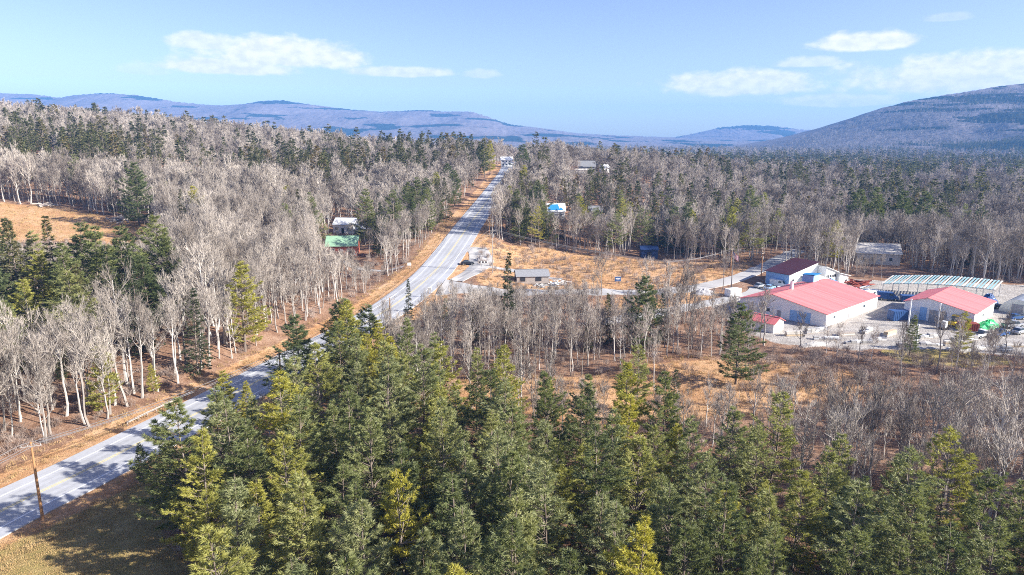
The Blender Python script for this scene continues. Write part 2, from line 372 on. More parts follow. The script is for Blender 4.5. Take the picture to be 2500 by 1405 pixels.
def asphalt(name, lo, hi):
    m, nt, b = nodes_of(name)
    geo = nt.nodes.new('ShaderNodeNewGeometry').outputs['Position']
    f = mth(nt, 'ADD', mth(nt, 'MULTIPLY', noise(nt, .12, 5, .6, vec=geo), .55), mth(nt, 'MULTIPLY', noise(nt, 1.8, 5, .7, vec=geo), .45))
    nt.links.new(ramp(nt, f, [(.33, lo), (.64, hi)]), b.inputs['Base Color']); b.inputs['Roughness'].default_value = .85
    bump(nt, b, noise(nt, 12, 3, .7, vec=geo), .3, .02)
    return m
M_ROAD = asphalt('salted_asphalt', (.31, .315, .33), (.46, .465, .475))
M_TRACK = asphalt('wheel_polished_asphalt', (.28, .285, .295), (.41, .415, .425))
M_GRAVEL = asphalt('pale_gravel', (.29, .275, .26), (.46, .445, .42))
M_LINE = mat('worn_white_paint', (.72, .72, .70), .6, .22, 2.5)
M_YEL = mat('worn_yellow_paint', (.66, .55, .24), .6, .25, 2.5)
road = tag(link('road', arr_mesh('road', *ribbon(ROAD_C, 5.9, 0.0, 3, 0, ROAD_C[:, 2]), mats=[M_ROAD])), kind='structure')
def road_strip(off, half, lift, m, name, dash=None):
    P = ROAD_C; t = np.gradient(P[:, :2], axis=0); t /= np.linalg.norm(t, axis=1, keepdims=True)
    Q = P.copy(); Q[:, :2] += np.stack([-t[:, 1], t[:, 0]], 1) * off
    a = off / 5.9
    V, T = ribbon(Q, half, lift, 2, 0, P[:, 2], .001)
    return tag(link(name, arr_mesh(name, V, T, mats=[m]), road))
for off in (-2.55, -1.05, 1.05, 2.55): road_strip(off, .38, .005, M_TRACK, 'wheel_track')
for off in (-3.75, 3.75): road_strip(off, .13, .010, M_LINE, 'edge_line')
for off in (-.19, .19): road_strip(off, .085, .010, M_YEL, 'centre_line')
tag(link('side_road', arr_mesh('side_road', *ribbon(SIDE, np.interp(np.arange(len(SIDE)), [0, 4, 9, len(SIDE)], [8.5, 4.6, 2.9, 2.9]), .02, 5, .04), mats=[M_GRAVEL])), kind='structure')
tag(link('driveway', arr_mesh('driveway', *ribbon(DRIVE, 2.4, .024, 5, .03), mats=[M_GRAVEL])), kind='structure')
tag(link('pull_off', arr_mesh('pull_off', *ribbon(PULL, np.interp(np.arange(len(PULL)), [0, 8, len(PULL)], [3.6, 4.2, 2.0]), .012, 5, .02), mats=[M_GRAVEL])), kind='structure')
tag(link('farm_lane', arr_mesh('farm_lane', *ribbon(LANE, 1.5, .02, 5, .02), mats=[M_GRAVEL])), kind='structure')
tag(link('house_path', arr_mesh('house_path', *ribbon(PATH_L, 1.3, .02, 5, .02), mats=[M_GRAVEL])), kind='structure')

# ---------------------------------------------------------------- mountains
def vnoise(x, y, seed=0):
    def h(i, j):
        n = np.sin(i * 127.1 + j * 311.7 + seed * 74.7) * 43758.5453; return n - np.floor(n)
    i, j = np.floor(x), np.floor(y); fx, fy = x - i, y - j; fx = fx * fx * (3 - 2 * fx); fy = fy * fy * (3 - 2 * fy)
    return (h(i, j) * (1 - fx) + h(i + 1, j) * fx) * (1 - fy) + (h(i, j + 1) * (1 - fx) + h(i + 1, j + 1) * fx) * fy
def fbm(x, y, o=4, seed=0):
    s, a = 0, .5
    for k in range(o): s = s + a * vnoise(x * 2 ** k, y * 2 ** k, seed + k); a *= .5
    return s / (1 - .5 ** o)
def hill_mat(name, bare0, bare1, con):
    m, nt, b = nodes_of(name)
    geo = nt.nodes.new('ShaderNodeNewGeometry').outputs['Position']
    f = noise(nt, .02, 6, .7, vec=geo); g = noise(nt, .09, 3, .7, vec=geo)
    base = ramp(nt, mth(nt, 'ADD', mth(nt, 'MULTIPLY', f, .5), mth(nt, 'MULTIPLY', g, .5)), [(.35, bare0), (.62, bare1)])
    at = nt.nodes.new('ShaderNodeAttribute'); at.attribute_name = 'conifer'
    mr = nt.nodes.new('ShaderNodeMapRange'); nt.links.new(mth(nt, 'ADD', at.outputs['Fac'], mth(nt, 'MULTIPLY', mth(nt, 'SUBTRACT', g, .5), 1.2)), mr.inputs[0])
    mr.inputs[1].default_value = .42; mr.inputs[2].default_value = .58
    nt.links.new(mixc(nt, mr.outputs[0], base, con), b.inputs['Base Color'])
    b.inputs['Roughness'].default_value = 1; b.inputs['Specular IOR Level'].default_value = 0
    return m
def mountain(name, ridge, D, depth, foot, cols, rows, seed, patches, mtl, canopy, back=900, amp=.10, cbias=0.0):
    r = np.array(ridge, float); t = np.linspace(r[0, 0], r[-1, 0], cols); zr = np.interp(t, r[:, 0], r[:, 1])
    k = np.ones(9) / 9; zr = np.convolve(np.pad(zr, 4, 'edge'), k, 'valid')
    s = np.concatenate([np.linspace(0, 1, rows), 1 + np.linspace(.05, 1, 10)])
    gt, gs = np.meshgrid(np.arange(cols), np.arange(len(s))); gt, gs = gt.ravel(), gs.ravel()
    sv = s[gs]; x = t[gt]; y = np.where(sv <= 1, D - depth * (1 - sv), D + back * (sv - 1))
    y = y + (fbm(x / 900, x * 0 + 3, 3, seed) - .5) * depth * .25
    pr = np.where(sv <= 1, np.clip(sv, 0, 1) ** 1.15, 1 - (sv - 1))
    zz = foot + (zr[gt] - foot) * pr
    hgt = np.abs(zr[gt] - foot)
    body = np.sin(np.pi * np.clip(sv, 0, 1))
    zz += (fbm(x / 420, y / 520, 4, seed + 5) - .5) * hgt * amp * 4 * body
    rng = np.random.default_rng(seed)
    zz += rng.uniform(-1, 1, len(x)) * canopy * (fbm(x / 70, y / 70, 2, seed + 9))
    x = x + rng.uniform(-.3, .3, len(x)) * (t[1] - t[0])
    con = fbm(x / 260, zz / 34 + y / 900, 4, seed + 20); con = sstep(.56 - cbias, .68 - cbias, con) * .8
    for px_, pz_, rx, rz in patches:
        d = np.hypot((x - px_) / rx, (zz - pz_) / rz); con = np.maximum(con, 1.0 * (1 - sstep(.6, 1.15, d + (fbm(x / 90, zz / 9 + y / 300, 4, seed + 31) - .5) * 2.4)))
    n, w = len(s), cols; i = np.arange(w - 1)[None, :] + np.arange(n - 1)[:, None] * w
    me = arr_mesh(name, np.stack([x, y, zz], 1), np.stack([i, i + 1, i + w + 1, i + w], -1).reshape(-1, 4), mats=[mtl])
    a = me.attributes.new('conifer', 'FLOAT', 'POINT'); a.data.foreach_set('value', con.astype(np.float32))
    me.polygons.foreach_set('use_smooth', np.ones(len(me.polygons), bool))
    tag(link(name, me), kind='structure')
    return np.stack([x, y, zz], 1), con, sv
M_HILL = hill_mat('far_hill_woods', (.12, .10, .105), (.21, .18, .18), (.015, .028, .024))
mountain('mountain_far_left', [(-5276, 326), (-4516, 361), (-3758, 393), (-3578, 390), (-3372, 361), (-3159, 375), (-2947, 387), (-2708, 370), (-2412, 320), (-2143, 303), (-1961, 309), (-1839, 332), (-1687, 341), (-1568, 320), (-1178, 273), (-967, 259), (-695, 273), (-514, 262), (-302, 259), (-151, 209), (-30, 165), (243, 135), (456, 105), (761, 88), (1188, 73), (1677, 50)],
         5200, 2100, 8, 620, 90, 3, [(-1700, 322, 330, 22), (-2560, 345, 220, 14), (-1250, 275, 330, 7), (-700, 268, 260, 7), (-2000, 180, 260, 20), (-2350, 345, 150, 8)], M_HILL, 7)
mountain('mountain_far_centre', [(938, 41), (1054, 60), (1326, 76), (1527, 113), (1728, 159), (1964, 178), (2202, 169), (2407, 142), (2747, 136), (3223, 122), (3668, 126)], 5800, 1300, 8, 260, 40, 8, [(1960, 165, 430, 26)], M_HILL, 7)
M_HILL2 = hill_mat('near_hill_woods', (.11, .095, .10), (.23, .20, .20), (.010, .018, .017))
RP, RC, RS = mountain('mountain_near_right', [(900, 6), (1029, 46), (1153, 82), (1244, 115), (1365, 164), (1487, 194), (1640, 219), (1793, 244), (1946, 259), (2176, 282), (2561, 296), (3034, 267), (3500, 280)],
         2700, 1250, 4, 330, 130, 14, [(1650, 180, 260, 14), (1980, 95, 170, 16), (1750, 50, 240, 13), (1500, 205, 280, 10), (1330, 22, 170, 10), (1960, 190, 150, 14), (1560, 110, 170, 10), (1830, 140, 190, 11), (1400, 150, 120, 8)], M_HILL2, 3, back=1200, amp=.2, cbias=.10)

# ---------------------------------------------------------------- trees
def unit(v): return v / (np.linalg.norm(v, axis=1, keepdims=True) + 1e-9)
def bare_tree(seed, H=15., limbs=13, nb=5, nt_=5, nf=3, tw=.046, fw=.032, spread=1.0, low=.36, merge=False, name='bare_tree'):
    """a leafless forest tree: wobbling trunk, rising limbs, branches and fine twigs; returns (trunk mesh, crown mesh)"""
    g = np.random.default_rng(seed)
    k = 9; z = np.linspace(0, .88 * H, k); wob = np.cumsum(g.normal(0, .012 * H, (k, 2)), 0) * .6; wob[0] = 0
    tr = np.column_stack([wob, z]); rr = np.interp(z / H, [0, .05, .5, .88], [.015 * H, .0115 * H, .0072 * H, .002 * H])
    P0, P1, A, B = [tr[:-1]], [tr[1:]], [rr[:-1]], [rr[1:]]
    t = np.sort(g.uniform(low, .86, limbs)); o = np.column_stack([np.interp(t * H, z, tr[:, i]) for i in range(3)])
    az = np.arange(limbs) * 2.4 + g.uniform(0, 6.28) + g.normal(0, .4, limbs); inc = np.interp(t, [low, .9], [R(58), R(28)]) * g.uniform(.75, 1.2, limbs) * spread
    L = H * np.interp(t, [low, .55, .9], [.20, .24, .13]) * g.uniform(.7, 1.2, limbs)
    d = np.column_stack([np.sin(inc) * np.cos(az), np.sin(inc) * np.sin(az), np.cos(inc)]); r = np.interp(t * H, z, rr) * .62
    lp, ld, lr = [o], [], []
    for q in range(3):
        n = lp[-1] + d * (L / 3)[:, None]
        P0.append(lp[-1]); P1.append(n); A.append(r * (1 - q * .28)); B.append(r * (1 - (q + 1) * .28)); lp.append(n)
        d = unit(d + np.column_stack([g.normal(0, .13, (limbs, 2)), np.full(limbs, .22)]))
    lp = np.stack(lp, 1)
    trunk = MB().add(prisms(np.concatenate(P0), np.concatenate(P1), np.concatenate(A), np.concatenate(B), 5))
    # branches along the limbs and the leader
    bp, bd, bl = [], [], []
    for i in range(limbs):
        s = g.uniform(.3, 1, nb) * 3; q = np.minimum(s.astype(int), 2); f = (s - q)[:, None]
        bp.append(lp[i, q] * (1 - f) + lp[i, q + 1] * f); dd = unit(lp[i, q + 1] - lp[i, q])
        bd.append(unit(dd * .8 + g.normal(0, .45, (nb, 3)) + [0, 0, .5])); bl.append(L[i] * g.uniform(.3, .6, nb))
    s = g.uniform(.72, 1, 10); bp.append(np.column_stack([np.interp(s * .88 * H, z, tr[:, i]) for i in range(3)])); bd.append(unit(g.normal(0, .5, (10, 3)) + [0, 0, .8])); bl.append(H * g.uniform(.06, .13, 10))
    bp, bd, bl = np.concatenate(bp), np.concatenate(bd), np.concatenate(bl)
    cr = MB().add(prisms(bp, bp + bd * bl[:, None], np.full(len(bp), tw * .75), np.full(len(bp), tw * .3), 3))
    def kids(p, d_, l, n, lo, ls, sp, up):
        m = len(p); s_ = g.uniform(lo, 1, (m, n, 1)); q = (p[:, None] + d_[:, None] * l[:, None, None] * s_).reshape(-1, 3)
        e = unit((d_[:, None] * .7 + g.normal(0, sp, (m, n, 3)) + [0, 0, up]).reshape(-1, 3)); return q, e, np.repeat(l, n) * g.uniform(*ls, m * n)
    p2, d2, l2 = kids(bp, bd, bl, nt_, .2, (.4, .8), .40, .55)
    cr.add(blades(p2, p2 + d2 * l2[:, None], tw, g))
    if nf:
        p3, d3, l3 = kids(p2, d2, l2, nf, .2, (.55, 1.05), .38, .45)
        cr.add(blades(p3, p3 + d3 * l3[:, None], fw, g))
    if merge:
        m = MB(); V, T = np.concatenate(trunk.v), np.concatenate(trunk.t); m.add((V, T), 0); m.add((np.concatenate(cr.v), np.concatenate(cr.t)), 1)
        return m.mesh(name, [M_BARK, M_TWIG])
    return trunk.mesh('trunk', [M_BARK]), cr.mesh('crown', [M_TWIG])

def conifer(seed, H=18., cr=3.4, base=.22, step=.60, nb=5, tuft=24, blade=10, blen=.50, bw=.065, top_pitch=48, low_pitch=2, lift=.22, prof='pine', flat=.5, mtl=None, merge=False, name='conifer'):
    """whorled conifer: each branch carries side sprays of needle tufts"""
    g = np.random.default_rng(seed)
    k = 9; z = np.linspace(0, H, k); wob = np.cumsum(g.normal(0, .006 * H, (k, 2)), 0) * .6; wob[0] = 0
    tr = np.column_stack([wob, z]); rr = np.interp(z / H, [0, .06, 1], [.0135 * H, .0105 * H, .0012 * H])
    trunk = MB().add(prisms(tr[:-1], tr[1:], rr[:-1], rr[1:], 6))
    wz = np.arange(base * H, H * .985, step); wz = wz + g.uniform(-.25, .25, len(wz)) * step
    n = g.integers(nb - 1, nb + 2, len(wz)); hz = np.repeat(wz, n); B = len(hz); t = (hz - base * H) / (H * (1 - base))
    az = g.uniform(0, 6.283, B)
    if prof == 'pine': P = np.interp(t, [0, .10, .3, .6, .85, 1], [.66, .96, 1, .70, .32, .04])
    else: P = np.interp(t, [0, .06, .5, 1], [.8, 1, .56, .05])
    side = 1 + .28 * np.cos(az - g.uniform(0, 6.28)) * (prof == 'pine')
    L = cr * P * g.uniform(.62, 1.18, B) * side
    gap = g.uniform(0, 1, B) > (.12 if prof == 'pine' else .03); hz, az, t, L = hz[gap], az[gap], t[gap], L[gap]; B = len(hz)
    pit = R(1) * (low_pitch + (top_pitch - low_pitch) * t ** 1.6 + g.normal(0, 7, B))
    o = np.column_stack([np.interp(hz, z, tr[:, 0]), np.interp(hz, z, tr[:, 1]), hz])
    out = np.column_stack([np.cos(az), np.sin(az), np.zeros(B)]); sd = np.column_stack([-np.sin(az), np.cos(az), np.zeros(B)])
    def bpos(i, s):
        return o[i] + out[i] * (L[i] * s * np.cos(pit[i]))[:, None] + np.array([0, 0, 1.]) * (L[i] * (np.sin(pit[i]) * s + lift * s * s))[:, None]
    I = np.arange(B); crn = MB(); mid, end = bpos(I, np.full(B, .55)), bpos(I, np.ones(B))
    br = .012 + .012 * L
    crn.add(prisms(np.concatenate([o, mid]), np.concatenate([mid, end]), np.concatenate([br, br * .6]), np.concatenate([br * .6, br * .2]), 3), 0)
    cnt = np.maximum(3, (tuft * L / cr * g.uniform(.8, 1.2, B)).astype(int)); i = np.repeat(I, cnt); m = len(i)
    s = g.uniform(.12, 1, m) ** (.62 if prof == 'pine' else .8); p = bpos(i, s)
    lat = g.uniform(-1, 1, m) * (1.06 - s) * L[i] * .48 + g.normal(0, .06, m)
    p = p + sd[i] * lat[:, None] + out[i] * (np.abs(lat) * .35)[:, None]; p[:, 2] += g.normal(.05, .055, m)
    ax = unit(out[i] * .75 + sd[i] * (np.sign(lat) * .55)[:, None] + np.array([0, 0, .26 if prof == 'pine' else -.05]))
    q = np.repeat(p, blade, 0); e = np.repeat(ax, blade, 0) + g.normal(0, .62, (m * blade, 3)) * np.array([1, 1, flat]); e = unit(e)
    ln = blen * g.uniform(.6, 1.25, (m * blade, 1))
    crn.add(leaves(q - e * ln * .15, q + e * ln, bw * g.uniform(.7, 1.3, m * blade), g), 1)
    if merge:
        x = MB(); x.add((np.concatenate(trunk.v), np.concatenate(trunk.t)), 0)
        for V, T, mi in zip(crn.v, crn.t, crn.m): x.v.append(V); x.t.append(T - 0 + x.n - (T.min())); x.m.append(mi); x.n += len(V)
        return x.mesh(name, [M_PBARK, mtl])
    return trunk.mesh('trunk', [M_PBARK]), crn.mesh('crown', [M_PBARK, mtl])

PINE_ARGS = [dict(H=18, cr=3.9, base=.14, step=.95, nb=8, tuft=30), dict(H=18, cr=3.4, base=.11, step=.88, nb=8, tuft=27), dict(H=18, cr=4.2, base=.20, step=1.1, nb=8, tuft=32), dict(H=18, cr=3.2, base=.09, step=.85, nb=8, tuft=26), dict(H=18, cr=3.8, base=.25, step=1.0, nb=7, tuft=28), dict(H=18, cr=4.0, base=.13, step=.95, nb=9, tuft=31), dict(H=18, cr=2.9, base=.08, step=.75, nb=7, tuft=24)]
SPRUCE_ARGS = [dict(H=14, cr=2.7, base=.05), dict(H=14, cr=2.2, base=.07), dict(H=14, cr=3.1, base=.04)]
sp_kw = dict(step=.42, nb=6, tuft=12, blade=6, blen=.36, bw=.10, top_pitch=35, low_pitch=-16, lift=.10, prof='spruce', flat=.5)
BARE_ARGS = [dict(spread=.8), dict(limbs=11, spread=.6, low=.45), dict(limbs=15, spread=.9, low=.3), dict(limbs=10, spread=.55, low=.48), dict(limbs=14, low=.4, spread=.75), dict(limbs=12, spread=1.0, low=.28), dict(limbs=9, spread=.5, low=.52), dict(limbs=13, spread=.7, low=.34)]
pines = [conifer(100 + i, mtl=M_PINE, **a) for i, a in enumerate(PINE_ARGS)]
full_pine = conifer(150, H=18, cr=4.4, base=.10, step=.95, nb=9, tuft=34, blade=11, mtl=M_PINE2)
spruces = [conifer(200 + i, mtl=M_SPRUCE, **{**sp_kw, **a}) for i, a in enumerate(SPRUCE_ARGS)]
bares = [bare_tree(300 + i, **a) for i, a in enumerate(BARE_ARGS)]
def proto_collection(name, meshes):
    c = bpy.data.collections.new(name)
    for i, me in enumerate(meshes): c.objects.link(bpy.data.objects.new('%s_%02d' % (name, i), me))
    return c
BARE_PROTO = proto_collection('bare_proto',
    [bare_tree(320 + i, merge=True, nf=3, fw=.046, tw=.06, **a) for i, a in enumerate(BARE_ARGS[:6])] +
    [bare_tree(340 + i, merge=True, nb=6, nt_=6, nf=3, tw=.09, fw=.085, **{**BARE_ARGS[i], 'spread': 1.05}) for i in range(4)] +
    [bare_tree(360 + i, merge=True, limbs=11, nb=6, nt_=7, nf=0, tw=.24, spread=1.3, low=.22) for i in range(3)])
CON_PROTO = proto_collection('conifer_proto',
    [conifer(400 + i, mtl=M_PINE, merge=True, **{**PINE_ARGS[i], 'tuft': 18, 'nb': 6}) for i in range(3)] +
    [conifer(420 + i, mtl=M_SPRUCE, merge=True, **{**sp_kw, **SPRUCE_ARGS[i], 'H': 15}) for i in range(2)] +
    [conifer(440 + i, mtl=M_FARCON, merge=True, H=17, cr=3.4 + .5 * (i == 1), base=.2, step=1.0, nb=5, tuft=7, blade=5, blen=.8, bw=.28) for i in range(2)] +
    [conifer(450 + i, mtl=M_FARCON, merge=True, H=15, cr=2.7, base=.06, step=.8, nb=5, tuft=6, blade=5, blen=.7, bw=.28, top_pitch=35, low_pitch=-14, lift=.1, prof='spruce', flat=.5) for i in range(2)] +
    [conifer(460 + i, mtl=M_FARCON, merge=True, H=16, cr=3.3, base=.15, step=1.7, nb=5, tuft=4, blade=4, blen=1.3, bw=.6, prof=('pine', 'spruce')[i % 2]) for i in range(3)])

# ---------------------------------------------------------------- where the woods stand (metres, plan view)
FG_PINES = [(-41, 74), (-38.5, 84), (-31, 88), (-27, 97), (-30, 111), (-30, 120), (-22, 118), (-10, 106), (2, 98), (10, 92), (24, 85), (36, 77), (50, 69), (64, 60), (68, 50), (58, 38), (20, 38), (-12, 40), (-26, 50), (-31, 62), (-41, 70)]
BUILDINGS = [(77, 178, 30), (92, 216, 20), (113, 175, 18), (128, 200, 24), (66, 164, 9), (-60, 244, 11), (-67, 284, 11), (21, 322, 10), (42, 341, 8), (-4, 536, 9), (52, 494, 14), (9, 212, 15), (139, 254, 11), (54, 266, 9)]
CON_PATCH = [(-260, 430, 210, 95, .85), (-120, 470, 100, 70, .6), (-150, 380, 60, 40, .55), (-95, 330, 40, 30, .35), (-48, 262, 14, 34, .8), (-70, 265, 22, 22, .5), (-75, 572, 40, 22, .95), (-30, 500, 20, 50, .6), (9, 300, 9, 60, .85), (12, 470, 12, 60, .7), (60, 300, 55, 38, .85), (35, 340, 30, 40, .8), (100, 380, 70, 40, .55), (230, 520, 160, 60, .4), (72, 283, 14, 14, .95),
             (172, 300, 28, 14, .97), (195, 335, 35, 30, .8), (300, 420, 90, 110, .6), (250, 700, 300, 120, .25), (500, 1200, 700, 350, .75), (0, 1400, 300, 500, .5), (600, 700, 250, 200, .65), (-92, 142, 24, 18, .6), (-330, 640, 120, 60, .3), (-360, 330, 90, 60, .6), (95, 170, 1, 1, 0)]
def conifer_prob(x, y):
    p = np.full(len(x), .045)
    for cx, cy_, rx, ry, q in CON_PATCH:
        d = np.hypot((x - cx) / rx, (y - cy_) / ry); p = np.maximum(p, q * (1 - sstep(.7, 1.25, d)))
    n = fbm(x / 55, y / 55, 3, 41); return p * np.where(p > .1, np.clip((n - .22) * 2.6, .15, 1.25), np.clip((n - .35) * 5, .1, 3))
def tree_density(x, y):
    dn = np.ones(len(x))
    d, ix = near_line(x, y, ROAD_C); leftside = x < ROAD_C[ix, 0]
    dn[d < np.where(leftside, 12.5, 11)] = 0
    for ln, w in ((SIDE, 6.5), (DRIVE, 5.5), (PULL, 7), (LANE, 5), (PATH_L, 3.5)):
        d, _ = near_line(x, y, ln); dn[d < w] = 0
    for poly in (FIELD_MAIN, FIELD_LEFT): dn[poly_dist(x, y, poly) > -1] = 0
    dn[poly_dist(x, y, LAWN) > -2] = 0; dn[poly_dist(x, y, YARD) > -2] = 0; dn[poly_dist(x, y, BACKDIRT) > -3] = 0
    dn[poly_dist(x, y, FG_PINES) > -3] = 0; d, ix = near_line(x, y, ROAD_C); dn[(d < 24) & (x > ROAD_C[ix, 0]) & (y > 84) & (y < 150)] = 0; dn[(d < 20) & (x > ROAD_C[ix, 0]) & (y >= 150) & (y < 188)] *= .5
    dn[poly_dist(x, y, VERGE) > 0] *= .12
    dn[poly_dist(x, y, CLEARING) > 0] *= .035; dn[(np.hypot(x - 43.5, y - 126) < 8) | ((np.abs(x - 40.5) < 7) & (y > 102) & (y < 126))] = 0
    dn[(x > 50) & (x < 135) & (y > 114) & (y < 150)] *= .30
    dn[(x > 40) & (x < 120) & (y > 62) & (y < 114)] *= .62; dn[(x > 8) & (x <= 40) & (y > 84) & (y < 114)] *= .5; dn[np.hypot((x + 93) / 24, (y - 136) / 19) < 1] *= .12
    dn[(x > -20) & (x < 60) & (y > 105) & (y < 190)] *= .85
    for bx, by, br in BUILDINGS: dn[np.hypot(x - bx, y - by) < br] = 0
    # keep the sight lines over the front gardens open
    for bx, by, br, dep in ((-60, 234, 8, 22), (-67, 275, 9, 18), (21, 308, 7, 22), (42, 328, 6, 16), (139, 240, 11, 18), (52, 470, 12, 40), (54, 258, 8, 10), (-4, 520, 8, 20)):
        dn[(np.abs(x - bx) < br) & (y < by + 4) & (y > by - dep)] = 0
    dn[(y > 1000) & (x < -150)] = 0; dn[(x > -78) & (x < 0) & (y < 70)] = 0
    return dn
rg = np.random.default_rng(7)
def jgrid(y0, y1, s):
    ys = np.arange(y0, y1, s); out = []
    for yy in ys:
        w = .80 * yy + 34; xs = np.arange(-w, w, s); out.append(np.column_stack([xs, np.full(len(xs), yy)]))
    P = np.concatenate(out); return P + rg.uniform(-.48, .48, P.shape) * s
ringP = [(jgrid(36, 300, 3.4), 0), (jgrid(300, 640, 6.3), 1), (jgrid(640, 1300, 10), 2), (jgrid(1300, 2700, 18), 3)]
XY = np.concatenate([p for p, _ in ringP]); RING = np.concatenate([np.full(len(p), k) for p, k in ringP])
keep = rg.uniform(0, 1, len(XY)) < tree_density(XY[:, 0], XY[:, 1]); XY, RING = XY[keep], RING[keep]
isC = rg.uniform(0, 1, len(XY)) < conifer_prob(XY[:, 0], XY[:, 1])
thin = np.where(isC & (RING < 2), rg.uniform(0, 1, len(XY)) < np.where(RING == 0, .38, .6), True); XY, RING, isC = XY[thin], RING[thin], isC[thin]
HT = np.where(isC, rg.normal(17.0, 3.6, len(XY)), rg.normal(13.4, 2.7, len(XY))); HT = np.clip(HT, 7, 24)
lowz = (XY[:, 0] > 50) & (XY[:, 0] < 140) & (XY[:, 1] > 108) & (XY[:, 1] < 150); HT[lowz] *= .62
belt = (XY[:, 0] > -22) & (XY[:, 0] < 60) & (XY[:, 1] > 105) & (XY[:, 1] < 195); HT[belt] *= .80
HT[(XY[:, 0] > 8) & (XY[:, 0] < 100) & (XY[:, 1] > 85) & (XY[:, 1] < 112)] *= .72
HT[RING == 3] *= 1.25
_d, _ix = near_line(XY[:, 0], XY[:, 1], ROAD_C); nr = (_d < 22) & (XY[:, 0] > ROAD_C[_ix, 0]) & (XY[:, 1] < 190); HT[nr] = np.minimum(HT[nr], 5.5)
ru = (XY[:, 0] > -8) & (XY[:, 0] < 24) & (XY[:, 1] > 165) & (XY[:, 1] < 200); HT[ru] = np.minimum(HT[ru], 6.5)
ed = (XY[:, 0] < -100) & (XY[:, 1] > 280) & (XY[:, 1] < 318); HT[ed] *= 1.2
lf = (XY[:, 0] < -60) & (XY[:, 1] < 165) & ~isC; HT[lf] *= 1.12
patch = .72 + .56 * fbm(XY[:, 0] / 38, XY[:, 1] / 38, 3, 77); far_ = XY[:, 1] > 150; HT[far_] *= np.where(isC, .5 + .5 * patch, patch)[far_]
cp = np.hypot((XY[:, 0] + 75) / 45, (XY[:, 1] - 572) / 26) < 1; HT[cp & isC] = rg.uniform(19, 24, (cp & isC).sum())
slope = (XY[:, 0] < -105) & (XY[:, 1] > 158) & (XY[:, 1] < 226); HT[slope] = np.minimum(HT[slope], np.interp(XY[slope, 1], [158, 190, 226], [10.5, 5, 2.6]) * rg.uniform(.7, 1.1, slope.sum()))
# nothing tall grows in the gaps through which the houses and the hillside field are seen
for tx, ty, tz, hw in ((-60.5, 240, 8.0, 6), (-69, 281, 12.5, 5), (21, 317, 12.5, 5), (41, 337, 11.5, 4), (138, 255, 3.5, 8), (50, 476, 26.5, 9), (9, 205, 3.6, 8), (53, 264, 2.2, 4.5), (-8, 224, 6, 4), (-150, 222, 13.5, 14), (-175, 222, 14, 14), (-200, 222, 14.5, 14), (-131, 226, 13, 7), (-48, 226, 5.6, 5)):
    tt = XY[:, 1] / ty; m = (tt < 1) & (np.abs(XY[:, 0] - tx * tt) < hw); cap = CAM_H + (tz - CAM_H) * tt[m] - ground(XY[m, 0], XY[m, 1]) + rg.uniform(-1, .8, m.sum())
    HT[m] = np.minimum(HT[m], np.maximum(cap, 1.2))
ok_ = HT > 1.6; XY, RING, isC, HT = XY[ok_], RING[ok_], isC[ok_], HT[ok_]
# the foreground pine stand
P = []; cand = rg.uniform([-50, 36], [78, 122], (9000, 2)); cand = cand[inside(cand[:, 0], cand[:, 1], FG_PINES)]
for c in cand:
    if all((c[0] - p[0]) ** 2 + (c[1] - p[1]) ** 2 > (3.8 + .012 * c[1]) ** 2 for p in P): P.append(c)
FG = np.array(P)
